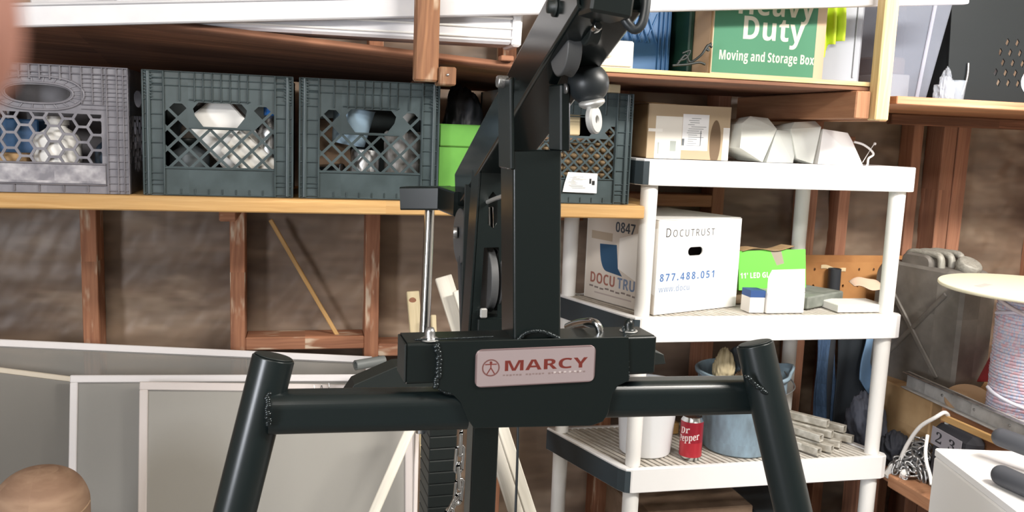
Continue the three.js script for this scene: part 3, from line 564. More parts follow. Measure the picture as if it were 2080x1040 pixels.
{
  const a = [1.2561, 0.9996, 0.4], b = [1.3711, 0.9984, 0.4];
  const t = thing('white_carton', 'small white carton with its flap open, in front of the green box', 'box', [(a[0] + b[0]) / 2, T2, 0.37]);
  part('carton', [bx(a[0], T2, 0.33, b[0], T2 + 0.058, 0.40, 0.002)], M.white, t);
  const f = [1.2655, 1.1258, 0.39], g = [1.3678, 1.1288, 0.39];
  part('open_flap', extrude(poly([[a[0] + 0.001, T2 + 0.0585], [b[0] + 0.002, T2 + 0.0585], [g[0], g[1]], [f[0] + 0.002, f[1]], [f[0] - 0.008, f[1] - 0.02]]), 0.002).translate(0, 0, 0.392), M.white, t);
  const tex = canvasTex(128, 128, (x) => { x.fillStyle = '#e2ddd5'; x.fillRect(0, 0, 128, 128); x.fillStyle = '#2f4f86'; x.fillRect(0, 0, 128, 40); });
  const c = [1.2092, 0.9982, 0.385];
  solo('carton', 'small carton with a blue top stripe left of the open white carton', 'box', printed(a[0] - c[0] - 0.002, 0.062, [], 0.05, new THREE.Matrix4().makeRotationZ(-0.02).setPosition(c[0], T2 + 0.001, 0.34)), std(0xffffff, 0.7, 0, { map: tex }));
  solo('tray', 'dusty grey tray lying at the right of the middle tier', 'tray', obox([1.44, T2 + 0.02, 0.22], [0.2, 0.036, 0.22], [0, 0.5, 0], 0.004), mottled(0x8c9088, 0x70756d, 40, 4, 0.8));
  const d = [1.4794, 0.9959, 0.4], e = [1.6377, 0.9944, 0.4];
  solo('carton', 'flat white carton at the right end of the middle tier', 'box', bx(d[0], T2, 0.30, e[0] - 0.004, T2 + 0.022, 0.398, 0.002), M.white);
  solo('cardboard_scrap', 'torn strip of pinkish cardboard behind the flat white carton', 'cardboard', [sheet((u, v) => { const p = [1.6618, 1.0067, 0.2], q = [1.7816, 0.9717, 0.2]; return [p[0] + (q[0] - p[0]) * u, T2 + 0.040 - 0.018 * u + 0.004 * Math.sin(u * 9) + v * 0.022 * (0.4 + Math.sin(u * 3)), 0.2 - v * 0.03]; }, 14, 4, 0.003)], std(0xd6b8a0, 0.8));
}
// bottom tier
function bucket(name, label, c, rb, rt, h, mat, spout) {
  const t = thing(name, label, 'bucket', c);
  const prof = [[0, 0.002], [rb - 0.004, 0], [rb, 0.004], [rb + (rt - rb) * 0.72, h * 0.74], [rb + (rt - rb) * 0.74 + 0.006, h * 0.75], [rt - 0.004, h - 0.012], [rt + 0.006, h - 0.012], [rt + 0.007, h - 0.003], [rt + 0.003, h], [rt - 0.003, h - 0.001], [rb - 0.006, 0.006], [0, 0.006]];
  const g = lathe(prof, 56);
  if (spout) { const p = g.attributes.position; for (let i = 0; i < p.count; i++) { const x = p.getX(i), y = p.getY(i), z = p.getZ(i), r = Math.hypot(x, z); if (y < h * 0.6) continue; const a = Math.atan2(z, x), k = Math.exp(-((a / 0.28) ** 2)) * (y / h - 0.6) / 0.4; p.setXYZ(i, x * (1 + 0.22 * k), y + 0.012 * k, z * (1 + 0.22 * k)); } g.computeVertexNormals(); }
  part('body', g.translate(...c), mat, t);
  return t;
}
bucket('bucket', 'plain white bucket behind the front post of the bottom tier', [0.965, T3, 0.30], 0.072, 0.088, 0.2, std(0xdfe0e2, 0.4));
{
  const c = [1.25, T3, 0.305], t = bucket('bucket', 'dirty blue bucket with a pouring lip on the bottom tier', c, 0.098, 0.128, 0.232, mottled(0x8fa6b6, 0x76858f, 41, 5, 0.5), true);
  part('handle_wire', tube([add3(c, [-0.135, 0.222, 0]), add3(c, [-0.11, 0.20, 0.1]), add3(c, [0, 0.186, 0.142]), add3(c, [0.11, 0.20, 0.1]), add3(c, [0.135, 0.222, 0])], 0.002, 40), M.steel, t);
  solo('round_lid', 'dark disc leaning inside the blue bucket', 'lid', rod(add3(c, [0.035, 0.215, -0.045]), add3(c, [0.044, 0.226, -0.036]), 0.075, 32), std(0x36424c, 0.5));
  solo('work_glove', 'tan crumpled glove poking out of the blue bucket', 'glove', lump(add3(c, [-0.06, 0.185, 0.0]), [0.034, 0.055, 0.03], 3, 20, 0.55), M.trimTan);
  solo('grey_rag', 'grey crumpled rag inside the blue bucket', 'rag', lump(add3(c, [0.005, 0.16, 0.04]), [0.055, 0.05, 0.045], 8, 24, 0.9), M.cardDark);
}
{
  const c = [1.072, T3, 0.372];
  const tex = canvasTex(512, 256, (x) => { x.fillStyle = '#9c2433'; x.fillRect(0, 0, 512, 256); x.fillStyle = '#b7313c'; x.fillRect(0, 150, 512, 106); x.fillStyle = '#8a1d2b'; x.beginPath(); x.ellipse(300, 190, 30, 44, 0, 0, 7); x.fill();
    for (const o of [0, 256]) { x.save(); x.translate(66 + o, 128); x.rotate(-0.2); x.fillStyle = '#f3e8e6'; x.font = 'italic bold 62px serif'; x.fillText('Dr', 14, -34); x.font = 'italic bold 66px serif'; x.fillText('Pepper', -10, 24, 170); x.restore(); } });
  tex.wrapS = THREE.RepeatWrapping; tex.offset.x = 0.395;
  const t = thing('soda_can', 'red soda can with white script on the bottom tier', 'can', c);
  const r = 0.0315; const g = new THREE.CylinderGeometry(r, r, 0.1, 36, 1, true).translate(c[0], T3 + 0.0605, c[2]);
  part('body', g, std(0xffffff, 0.3, 0.25, { map: tex, side: THREE.DoubleSide }), t);
  part('top', latheOn([c[0], T3 + 0.1105, c[2]], [c[0], 2, c[2]], [[r, 0], [0.0265, 0.009], [0.0272, 0.0115], [0.0258, 0.0115], [0.0245, 0.008], [0, 0.008]], 32), M.chrome, t);
  part('base', latheOn([c[0], T3, c[2]], [c[0], 2, c[2]], [[0, 0.006], [0.02, 0.004], [0.024, 0], [0.026, 0], [r, 0.0105]], 32), M.chrome, t);
}
solo('plastic_cup', 'small white plastic cup behind the red can', 'cup', latheOn([1.15, T3, 0.22], [1.15, 2, 0.22], [[0, 0], [0.024, 0], [0.031, 0.07], [0.033, 0.07], [0.033, 0.073], [0.029, 0.073], [0.023, 0.003], [0, 0.003]]), M.offwhite);
solo('wood_block', 'small tan wood block between the white bucket and the red can', 'block', obox([1.09, T3 + 0.019, 0.17], [0.055, 0.036, 0.04], [0, 0.2, 0], 0.002), M.pine);
solo('wood_scrap', 'flat dark wood scrap at the back of the bottom tier', 'wood', obox([1.02, T3 + 0.012, 0.15], [0.1, 0.022, 0.05], [0, -0.1, 0], 0.002), M.oldPlank);
// bundle of square metal rails at the right of the bottom tier
{
  const rail = mottled(0xdad6cc, 0xaaa498, 42, 9, 0.45, 0.2);
  const A = [[1.36, 0.603, 0.16], [1.365, 0.603, 0.20], [1.37, 0.604, 0.245], [1.40, 0.628, 0.17], [1.40, 0.629, 0.215], [1.43, 0.654, 0.185], [1.47, 0.604, 0.15], [1.50, 0.629, 0.16]];
  const Bq = [[1.555, 0.603, 0.36], [1.505, 0.603, 0.395], [1.45, 0.604, 0.415], [1.535, 0.628, 0.345], [1.48, 0.629, 0.375], [1.53, 0.654, 0.325], [1.615, 0.604, 0.33], [1.60, 0.629, 0.31]];
  const where = ['at the back of the lowest row', 'second in the lowest row', 'at the front of the lowest row', 'in the second row, at the back', 'in the second row, at the front', 'alone on top of the bundle', 'lying apart, nearest the right post', 'resting over the one nearest the right post'];
  A.forEach((a, i) => {
    const b = Bq[i], L = dist(a, b), s = rrect(0.022, 0.022, 0.003); s.holes.push(hole(rrect(0.0175, 0.0175, 0.002).getPoints(2).map((p) => [p.x, p.y])));
    const m = frameOn(a, b).multiply(new THREE.Matrix4().makeRotationY(Math.PI / 2));
    solo('metal_rail', 'short square grey metal rail ' + where[i], 'rail', boxUV(extrude(s, L)).applyMatrix4(m).translate(...a), rail, 'rails on the bottom tier');
  });
}
// ---------------------------------------------------------------- things on the hanging shelf
{
  const a = [-0.5688, 1.6393, 0.575], b = [1.6439, 1.8377, 0.575];
  const t = thing('white_plank', 'very long white plank lying across everything on the hanging shelf', 'plank', lerp3(a, b, 0.5));
  const up = (p, d) => [p[0], p[1] + d, p[2]];
  part('plank', beam(up(a, 0.024), up(b, 0.024), 0.022, 0.047, [0, 1, 0], 0.003), M.plankWhite, t);
  part('lip', beam(add3(a, [0.001, 0.043, 0.014]), add3(b, [0, 0.043, 0.014]), 0.005, 0.005, [0, 1, 0], 0.002), M.plankWhite, t);
  const e = [-0.5497, 1.6985, 0.46], f = [0.2605, 1.773, 0.46];
  const s = thing('white_plank', 'second shorter white plank with dark scuffs stacked above the long one', 'plank', lerp3(e, f, 0.5));
  part('plank', beam(up(e, 0.022), up(f, 0.03), 0.02, 0.045, [0, 1, 0], 0.003), mottled(0xdcdada, 0xbebec2, 50, 2, 0.5), s);
}
{
  const a = [-0.3691, 1.6653, 0.55], b = [0.4749, 1.6705, 0.55], h = 0.072;
  const t = thing('light_housing', 'long white ribbed plastic housing with an end cap, lying on the hanging shelf', 'fixture', lerp3(a, b, 0.5));
  const up = (p, d, dz = 0) => [p[0], p[1] + d, p[2] + dz];
  part('body', beam(up(a, h / 2, -0.05), up(b, h / 2, -0.05), 0.1, h, [0, 1, 0], 0.006), M.plankWhite, t);
  for (const k of [0.014, 0.036, 0.058]) part('rib', beam(up(a, k, 0.002), up(b, k, 0.002), 0.006, 0.005, [0, 1, 0], 0.002), M.white, t);
  const c = up(b, h / 2 - 0.001, -0.05);
  part('end_cap', obox([c[0] + 0.011, c[1], c[2]], [0.022, h + 0.006, 0.108], [0, 0, -0.03], 0.005), M.whiteGloss, t);
  solo('wood_scrap', 'small wood scrap lying under the end of the ribbed white housing', 'wood', bx(0.445, BT, 0.545, 0.475, BT + 0.012, 0.575, 0.002), M.stud);
}
{
  const a = [0.6878, 1.6422, 0.5], b = [0.7895, 1.7014, 0.5];
  const t = thing('foam_box', 'small white moulded box beside the gym boom on the hanging shelf', 'box', [(a[0] + b[0]) / 2, BT, 0.45]);
  part('body', bx(a[0], BT, 0.40, b[0], b[1], 0.50, 0.004), M.offwhite, t);
  part('rail', bx(a[0], BT + 0.028, 0.501, a[0] + 0.045, BT + 0.042, 0.512, 0.004), M.offwhite, t);
  part('rail', bx(a[0], BT + 0.008, 0.501, b[0] - 0.004, BT + 0.014, 0.506, 0.002), M.offwhite, t);
}
{
  const a = [0.7689, 1.689, 0.34], b = [0.9494, 1.8051, 0.34], y0 = BT, y1 = BT + 0.25, x0 = a[0] - 0.02, x1 = b[0];
  const t = thing('milk_crate', 'bright blue plastic crate behind the small white box on the hanging shelf', 'crate', [(x0 + x1) / 2, y0, 0.2]);
  part('front_panel', bx(x0, y0, 0.335, x1, y1, 0.34, 0.002), M.blue, t);
  for (let k = 0; k < 3; k++) part('rib', bx(x1 - 0.012 - k * 0.012, y0, 0.3405, x1 - 0.008 - k * 0.012, y1, 0.347, 0.001), M.blue, t);
  for (let k = 0; k < 6; k++) { part('rib', beam([x0 + 0.02 + k * 0.022, y0 + 0.085, 0.342], [x0 + 0.05 + k * 0.022, y0 + 0.16, 0.342], 0.004, 0.004, [0, 0, 1], 0.001), M.blue, t); part('rib', beam([x0 + 0.05 + k * 0.022, y0 + 0.085, 0.345], [x0 + 0.02 + k * 0.022, y0 + 0.16, 0.345], 0.004, 0.004, [0, 0, 1], 0.001), M.blue, t); }
  part('side_panel', bx(x1 - 0.005, y0, 0.06, x1, y1, 0.3345, 0.002), M.blue, t);
  part('side_panel', bx(x0, y0, 0.06, x0 + 0.005, y1, 0.3345, 0.002), M.blue, t);
  part('back_panel', bx(x0 + 0.006, y0, 0.06, x1 - 0.006, y1, 0.065, 0.002), M.blue, t);
}
solo('bin_box', 'dark green box between the blue crate and the printed moving box', 'box', [bx(0.974, BT, 0.16, 0.989, BT + 0.3, 0.40, 0.004)], M.darkGreen);
{
  const x0 = 0.992, x1 = 1.302, y0 = BT + 0.0005, h = 0.42, zf = 0.5;
  const tex = canvasTex(780, 1050, (x, w, H) => {
    x.fillStyle = '#b59e83'; x.fillRect(0, 0, w, H); const S = w / 223;             // units: pixels of the face width
    const Y = (py) => H - (150 - py) * S;
    x.fillStyle = '#3f7459'; x.fillRect(2 * S, 0, 202 * S, Y(145));
    x.fillStyle = '#c4beaf'; x.textAlign = 'center';
    x.font = `bold ${56 * S}px sans-serif`; x.fillText('Heavy', 120 * S, Y(41), 156 * S); x.fillText('Duty', 117 * S, Y(84), 126 * S);
    x.font = `bold ${23 * S}px sans-serif`; x.fillText('Moving and Storage Box', 109 * S, Y(122), 190 * S);
  });
  const t = thing('moving_box', 'cardboard moving box with a green printed front on the hanging shelf', 'box', [(x0 + x1) / 2, y0, 0.32]);
  part('carton', bx(x0, y0, 0.14, x1, y0 + h, zf - 0.0035, 0.003), M.card, t);
  part('front_panel', printed(x1 - x0, h, [], 0.003, new THREE.Matrix4().setPosition(x0, y0, zf - 0.003)), std(0xffffff, 0.8, 0, { map: tex }), t);
  const st = canvasTex(256, 256, (x) => { x.fillStyle = '#ae9478'; x.fillRect(0, 0, 256, 256); x.fillStyle = '#7d6650'; x.fillRect(30, 60, 60, 110); x.fillRect(110, 30, 34, 50); x.fillStyle = '#c8b193'; x.fillRect(150, 0, 12, 256); });
  part('side_panel', printed(0.34, h, [], 0.002, new THREE.Matrix4().makeRotationY(-Math.PI / 2).setPosition(x0 - 0.0005, y0, 0.15)), std(0xffffff, 0.85, 0, { map: st }), t);
  solo('tangled_wire', 'tangle of thin black wire left of the printed moving box', 'wire', [
    tube([[0.8899, 1.6502, 0.53], [0.91, 1.6735, 0.53], [0.924, 1.6579, 0.53], [0.9464, 1.6749, 0.54], [0.9626, 1.6991, 0.54], [0.9733, 1.695, 0.54]], 0.003, 40),
    tube([[0.8701, 1.6456, 0.55], [0.9066, 1.6499, 0.55], [0.938, 1.6563, 0.55], [0.9537, 1.6525, 0.55]], 0.003, 30),
    tube([[0.902, 1.6777, 0.53], [0.922, 1.6847, 0.53], [0.913, 1.6667, 0.53], [0.8931, 1.6586, 0.53]], 0.0022, 30), tube([[0.9604, 1.6943, 0.54], [0.9662, 1.6865, 0.54], [0.958, 1.6918, 0.54], [0.9713, 1.7042, 0.54]], 0.003, 24)], M.blackDull);
}
{
  const a = [1.349, 1.655, 0.42], b = [1.4727, 1.6614, 0.42];
  const t = thing('grey_bin', 'grey plastic bin behind the yellow cloth at the right end of the hanging shelf', 'bin', [(a[0] + b[0]) / 2, BT, 0.3]);
  const m = std(0x8d9096, 0.45);
  part('body', [bx(a[0] - 0.02, BT, 0.18, b[0], BT + 0.3, 0.415, 0.012)], m, t);
  part('rim', [bx(b[0] - 0.03, BT + 0.02, 0.4155, b[0] - 0.025, BT + 0.28, 0.419, 0.001)], m, t);
  const c = [1.3287, 1.6979, 0.45], d = [1.3925, 1.8371, 0.45];
  solo('yellow_cloth', 'bright yellow green cloth hanging over the grey bin', 'cloth', sheet((u, v) => { const bottom = c[1] + (u < 0.12 ? 0.0 : u < 0.35 ? 0.02 : u < 0.6 ? 0.035 : 0.045); return [c[0] + u * (d[0] - c[0]) * (1 + 0.04 * Math.sin(v * 5)), bottom + (d[1] + 0.06 - bottom) * v, 0.428 + 0.018 * (1 - v * 0.4) * Math.sin(u * 15 + v * 2) * 0.6 + 0.01]; }, 26, 20, 0.003), std(0xb6cf2f, 0.7));
}
// on the ledge at the right
const LY = [1.4539, 1.5899, 0.6][1] + 0.0105;
{
  const a = [1.6184, 1.6277, 0.35], b = [1.7358, 1.6333, 0.35];
  const t = thing('clear_bin', 'clear plastic storage bin behind the pale post with white papers inside', 'bin', [(a[0] + b[0]) / 2, LY, 0.25]);
  const m = std(0x9096a4, 0.25, 0, { transparent: true, opacity: 0.45 });
  const x0 = a[0] - 0.03, x1 = b[0] - 0.01, z0 = 0.1, z1 = 0.35, h = 0.3;
  const fl = 0.045;
  const wall = (p, q) => sheet((u, v) => { const x = p[0] + (q[0] - p[0]) * u, z = p[1] + (q[1] - p[1]) * u; const cx = (x0 + x1) / 2, cz = (z0 + z1) / 2; return [x + Math.sign(x - cx) * fl * v, LY + h * v, z + Math.sign(z - cz) * fl * 0.5 * v]; }, 8, 8, 0.003);
  part('front_panel', wall([x0, z1], [x1, z1]), m, t); part('side_panel', wall([x1, z1], [x1, z0]), m, t); part('side_panel', wall([x0, z0], [x0, z1]), m, t); part('back_panel', wall([x1, z0], [x0, z0]), m, t);
  part('base', bx(x0, LY, z0, x1, LY + 0.004, z1, 0.001), m, t);
  part('corner_rib', beam([x1 - 0.03, LY + 0.004, z1 + 0.003], [x1 - 0.012, LY + h, z1 + 0.025], 0.012, 0.006, [0, 0, 1], 0.002), std(0x9a9dab, 0.4), t);
  solo('paper_stack', 'stack of white papers low inside the clear bin', 'paper', bx(x0 + 0.004, LY + 0.005, z0 + 0.01, x1 - 0.05, LY + 0.075, z1 - 0.006, 0.002), M.white);
  solo('mixed_packet', 'brownish packet above the papers inside the clear bin', 'packet', obox([x0 + 0.055, LY + 0.102, 0.22], [0.09, 0.05, 0.16], [0, 0.1, 0.0], 0.006), std(0xa98f84, 0.6));
}
{
  const c = [1.6922, 1.6208, 0.47], d = [1.733, 1.6233, 0.45];
  const shell = std(0xc9d2dc, 0.1, 0, { transparent: true, opacity: 0.22 });
  solo('clear_packaging', 'crumpled clear plastic packaging on the wooden ledge', 'packaging', [lump([c[0] - 0.002, LY, c[2]], [0.03, 0.034, 0.026], 21, 22, 0.8), lump([c[0] + 0.008, LY, c[2] - 0.008], [0.016, 0.046, 0.016], 25, 22, 0.8)], std(0xdde4ee, 0.05, 0, { transparent: true, opacity: 0.16 }));
  solo('clear_cup', 'clear plastic cup beside the crumpled packaging on the ledge', 'cup', latheOn([d[0] + 0.012, LY, d[2]], [d[0] + 0.012, 3, d[2]], [[0, 0], [0.02, 0], [0.024, 0.055], [0.0255, 0.055], [0.0255, 0.058], [0.0225, 0.058], [0.019, 0.002], [0, 0.002]]), shell);
}
{
  const a = [1.8124, 1.6296, 0.32], t = thing('laundry_basket', 'black plastic basket with diamond holes at the right end of the ledge', 'basket', [a[0] + 0.2, LY, 0.2]);
  const w = 0.36, h = 0.36, s = poly([[0.01, 0], [w, 0], [w + 0.03, h], [-0.01, h]]);
  const cx0 = 0.24, cy0 = 0.12;
  for (let r = -1; r < 4; r++) for (let k = 0; k < 5; k++) { const x = cx0 - 0.075 + k * 0.034 + (r & 1 ? 0.017 : 0) + r * 0.004, y = cy0 - 0.02 + r * 0.029; if (x < 0.02 || (r < 0 && k > 3)) continue; s.holes.push(hole([[x - 0.006, y - 0.004], [x + 0.002, y - 0.012], [x + 0.0075, y + 0.003], [x, y + 0.012]])); }
  part('front_panel', boxUV(extrude(s, 0.004)).translate(a[0], LY, 0.316), M.rubber, t);
  part('handle', tube([[a[0] + 0.055, LY + 0.03, 0.324], [a[0] + 0.062, LY + 0.06, 0.326], [a[0] + 0.066, LY + 0.09, 0.326], [a[0] + 0.066, LY + 0.12, 0.324]], 0.0035, 20), M.steel, t, 'pale curved wire handle');
  part('back_panel', bx(a[0] + 0.01, LY, 0.1, a[0] + w, LY + h, 0.104, 0.001), std(0x9da3b0, 0.6), t);  // pale colour stands in for glare showing through the holes
  part('side_panel', bx(a[0] + 0.006, LY, 0.105, a[0] + 0.01, LY + h, 0.315, 0.001), M.rubber, t);
}

// ---------------------------------------------------------------- leaning window screens and boards, left
function screen(label, tl, tr, zbot, fw, frameMat, meshMat) {
  const down = [0, -tl[1] + 0.002, zbot - tl[2]], bl = add3(tl, down), br = [tr[0], 0.002, tr[2] + (zbot - tl[2])];
  const t = thing('window_screen', label, 'screen', lerp3(bl, br, 0.5), 'window screens leaning on the studs');
  const nrm = new THREE.Vector3().crossVectors(V(tr).sub(V(tl)), V(bl).sub(V(tl))).normalize().multiplyScalar(-1).toArray();
  const off = (p, q, k) => { const d = V(q).sub(V(p)).normalize().multiplyScalar(k); return add3(p, d.toArray()); };
  const h = fw / 2;
  const rail = (p, q) => beam(p, q, 0.011, fw, V(tl).sub(V(bl)).toArray(), 0.002);
  const stile = (p, q) => beam(p, q, 0.011, fw, V(tr).sub(V(tl)).toArray(), 0.002);
  part('rail', rail(off(tl, bl, h), off(tr, br, h)), frameMat, t); part('rail', rail(off(bl, tl, h), off(br, tr, h)), frameMat, t);
  const s = (p, q, r) => { const a = off(off(p, q, h), r, 0); return a; };
  part('stile', stile(off(off(tl, tr, h), off(bl, br, h), fw), off(off(bl, br, h), off(tl, tr, h), fw)), frameMat, t);
  part('stile', stile(off(off(tr, tl, h), off(br, bl, h), fw), off(off(br, bl, h), off(tr, tl, h), fw)), frameMat, t);
  part('spline', beam(off(tl, bl, fw + 0.002), off(tr, br, fw + 0.002), 0.004, 0.003, V(tl).sub(V(bl)).toArray(), 0.001), std(0x8d8a86, 0.7), t);
  const q = sheet((u, v) => { const a = lerp3(tl, tr, u), b = lerp3(bl, br, u), c = lerp3(a, b, v); const k = 0.0015 * Math.sin(u * 5 + v * 3); return [c[0], c[1], c[2] + k]; }, 10, 10, 0.0006);
  part('mesh_panel', q, meshMat, t);
  return t;
}
const meshA = std(0xa19f9a, 0.75, 0, { transparent: true, opacity: 0.42 }), meshB = std(0xa9a7a2, 0.75, 0, { transparent: true, opacity: 0.6 }), meshC = std(0xb6b3ac, 0.75, 0, { transparent: true, opacity: 0.72 });
const alu = std(0xe3dfdf, 0.45), aluPink = std(0xdcd3cf, 0.5);
screen('widest window screen, at the back against the studs', [-0.9354, 0.8915, 0.045], [0.2104, 0.8126, 0.045], 0.16, 0.019, alu, meshA);
screen('beige framed window screen mostly hidden at the far left', [-0.9175, 0.8467, 0.1], [-0.2407, 0.7313, 0.1], 0.24, 0.014, std(0xcfc5b4, 0.6), std(0x96938d, 0.8, 0, { transparent: true, opacity: 0.55 }));
screen('white framed window screen in the middle of the three', [-0.5699, 0.8067, 0.15], [0.3213, 0.7865, 0.15], 0.30, 0.019, alu, meshB);
screen('front window screen with a pinkish frame', [-0.3957, 0.7965, 0.19], [0.3114, 0.7657, 0.19], 0.34, 0.021, aluPink, meshC);
{
  const a = [0.0443, 0.7807, 0.215], b = [0.083, 0.7865, 0.215], c = [0.0663, 0.7665, 0.215];
  solo('wire_hook', 'little heart shaped wire hook clipped on the front window screen', 'wire', tube([a, [0.0469, 0.7699, 0.22], [0.0598, 0.7654, 0.22], [0.0635, 0.783, 0.22], [0.0701, 0.7638, 0.22], [0.0829, 0.7743, 0.22], b], 0.0013, 40), M.chrome);
}
function board(name, label, a, b, w, t, mat, ref, cat = 'board') { return solo(name, label, cat, beam(a, b, t, w, ref, 0.002), mat); }
board('dowel', 'thin yellow wooden stick leaning across the stud bay', [-0.0778, 1.1991, -0.03], [0.1145, 0.8576, -0.03], 0.012, 0.012, M.pine, [0, 0, 1], 'stick');
{ const k = [0.3028, 1.0073, 0.215], m = board('trim_board', 'cream wood board with a knot, left of the chrome rod', [0.304, 1.0329, 0.2], [0.3451, 0.4492, 0.42], 0.034, 0.014, M.trimTan, [1, 0, 0]); part('knot', ball(k, 0.011, [1, 1.1, 0.25], 16), M.oldPlank, m); }
board('trim_board', 'broad white trim board leaning behind the chrome rod', [0.3851, 1.0754, 0.21], [0.5791, 0.4424, 0.44], 0.046, 0.016, M.trim, [1, 0, 0]);
board('trim_board', 'narrower white trim board leaning right of the broad one', [0.4182, 1.0465, 0.26], [0.597, 0.4693, 0.5], 0.03, 0.014, M.trim, [1, 0, 0]);
board('trim_board', 'white strip leaning left across the front window screen', [0.3021, 0.7385, 0.36], [0.1704, 0.4893, 0.48], 0.026, 0.01, M.trim, [1, 0, 0]);
board('trim_board', 'pinkish edged strip standing right of the window screens', [0.3113, 0.7753, 0.3], [0.2965, 0.4525, 0.42], 0.011, 0.02, aluPink, [1, 0, 0]);
board('trim_board', 'tan batten standing between the pinkish strip and the weights', [0.3521, 0.9819, 0.27], [0.3591, 0.4669, 0.46], 0.014, 0.012, M.trimTan, [1, 0, 0]);
{
  const a = [0.1477, 0.8571, 0.3], b = [0.2327, 0.8591, 0.26];
  solo('grey_pipe', 'short grey pipe lying behind the left press arm', 'pipe', (() => { const L = latheOn(a, b, [[0.009, 0], [0.0135, 0], [0.0135, 0.085], [0.009, 0.085], [0.009, 0]], 24); return L; })(), std(0x6b6f6e, 0.5));
}
// tan bolster at the lower left
{
  const c = [-0.5212, 0.6518, 0.62], r = 0.094;
  const prof = [[0, 0], [r * 0.9, 0], [r * 0.98, 0.02]]; const top = c[1] + 0.085;
  for (let k = 0; k <= 14; k++) { const a = k / 14 * Math.PI / 2; prof.push([r * Math.cos(a) ** 0.85 + 1e-4 * (k < 14), top - 0.082 + 0.082 * Math.sin(a)]); }
  const g = lathe(prof.map(([x, y]) => [x, y]), 48), p = g.attributes.position;
  for (let i = 0; i < p.count; i++) { const x = p.getX(i), y = p.getY(i), z = p.getZ(i); const n = 1 + 0.05 * (fbm(x * 16 + 4, y * 26 + z * 10, 4, 3) - 0.5); p.setXYZ(i, x * n, y, z * n); }
  g.computeVertexNormals();
  const t = thing('bolster', 'round topped tan suede bolster standing before the window screens', 'bolster', [c[0], 0, c[2]]);
  part('cushion', g.translate(c[0], 0, c[2]), mottled(0xa88a72, 0x8f715c, 55, 1.2, 0.85), t);
  part('seam', tube(Array.from({ length: 13 }, (_, k) => { const a = -1.3 + k / 12 * 2.9; return [c[0] + r * 1.0 * Math.sin(a), top - 0.085 - 0.012 * Math.cos(a * 1.4), c[2] + r * 1.0 * Math.cos(a)]; }), 0.0022, 40), mottled(0xb39a80, 0x96795f, 56, 6, 0.85), t);
}

// ---------------------------------------------------------------- right hand corner: board, cloths, bench
const BY = 0.53, XT = 0.745;
{
  const a = [1.6143, 1.1124, 0.004], b = [2.0521, 0.8826, 0.004];
  const s = poly([[a[0] - 0.02, 0.86], [2.075, 0.86], [2.075, a[1]], [a[0] - 0.02, a[1]]]);
  for (let i = 0; i < 7; i++) for (let j = 0; j < 4; j++) { const x = a[0] + 0.03 + i * 0.055, y = 0.9 + j * 0.055; s.holes.push(hole(Array.from({ length: 8 }, (_, k) => [x + 0.004 * Math.cos(k * Math.PI / 4), y + 0.0055 * Math.sin(k * Math.PI / 4)]))); }
  const t = thing('hardboard_panel', 'orange brown hardboard panel with peg holes nailed behind the shelf unit', 'panel', [1.85, 0.86, 0.005]);
  part('sheet', boxUV(extrude(s, 0.005)).translate(0, 0, 0.0005), mottled(0xc08a54, 0xa87242, 57, 2, 0.7), t);
  const e = [1.6659, 1.0806, 0.007], f = [1.7581, 1.0678, 0.007];
  part('masking_tape', sheet((u, v) => [e[0] + (f[0] - e[0]) * u, e[1] + (f[1] - e[1]) * u - 0.012 * v + 0.003 * Math.sin(u * 8), 0.0075], 10, 2, 0.0008), std(0xe0c9a0, 0.8), t, 'crooked strip of cream tape');
  const g = [1.7011, 1.0721, 0.035];
  solo('black_pipe', 'black plastic pipe standing in front of the hardboard panel', 'pipe', latheOn([g[0] + 0.006, BY + 0.0005, 0.035], [g[0], g[1], 0.032], [[0.016, 0], [0.0205, 0], [0.0205, g[1] - BY], [0.016, g[1] - BY], [0.016, 0]], 24), std(0x3a3d42, 0.4));
}
function hang(name, label, tl, tr, bl, br, amp, mat, cat, k = 12) {
  return solo(name, label, cat, sheet((u, v) => { const p = lerp3(lerp3(tl, tr, u), lerp3(bl, br, u), v); return [p[0] + 0.006 * Math.sin(v * 6 + u * 3), p[1], p[2] + amp * Math.sin(u * k + v * 2.5) * (0.4 + 0.6 * v)]; }, 24, 24, 0.004), mat);
}
hang('denim_trousers', 'blue denim trousers hanging behind the shelf unit', [1.6397, 0.9211, 0.045], [1.7191, 0.9203, 0.045], [1.663, 0.5389, 0.05], [1.7329, 0.5361, 0.05], 0.01, mottled(0x4c6688, 0x3c536f, 58, 5, 0.8), 'trousers');
hang('dark_jacket', 'black jacket hanging between the denim trousers and the light blue shirt', [1.7121, 0.9215, 0.05], [1.8309, 0.9203, 0.05], [1.7245, 0.4925, 0.07], [1.883, 0.4854, 0.07], 0.012, std(0x1f252b, 0.85), 'jacket', 9);
hang('blue_shirt', 'light blue shirt sleeve hanging beside the right post of the shelf unit', [1.8002, 0.9281, 0.085], [1.8807, 0.9273, 0.085], [1.7905, 0.7153, 0.09], [1.8605, 0.6126, 0.09], 0.006, std(0x7d9fc2, 0.75), 'shirt', 6);
solo('grey_bag', 'dark grey fabric bag slumped behind the rails', 'bag', lump([1.735, 0.5305, 0.215], [0.058, 0.088, 0.085], 12, 18), std(0x4b4e59, 0.85));

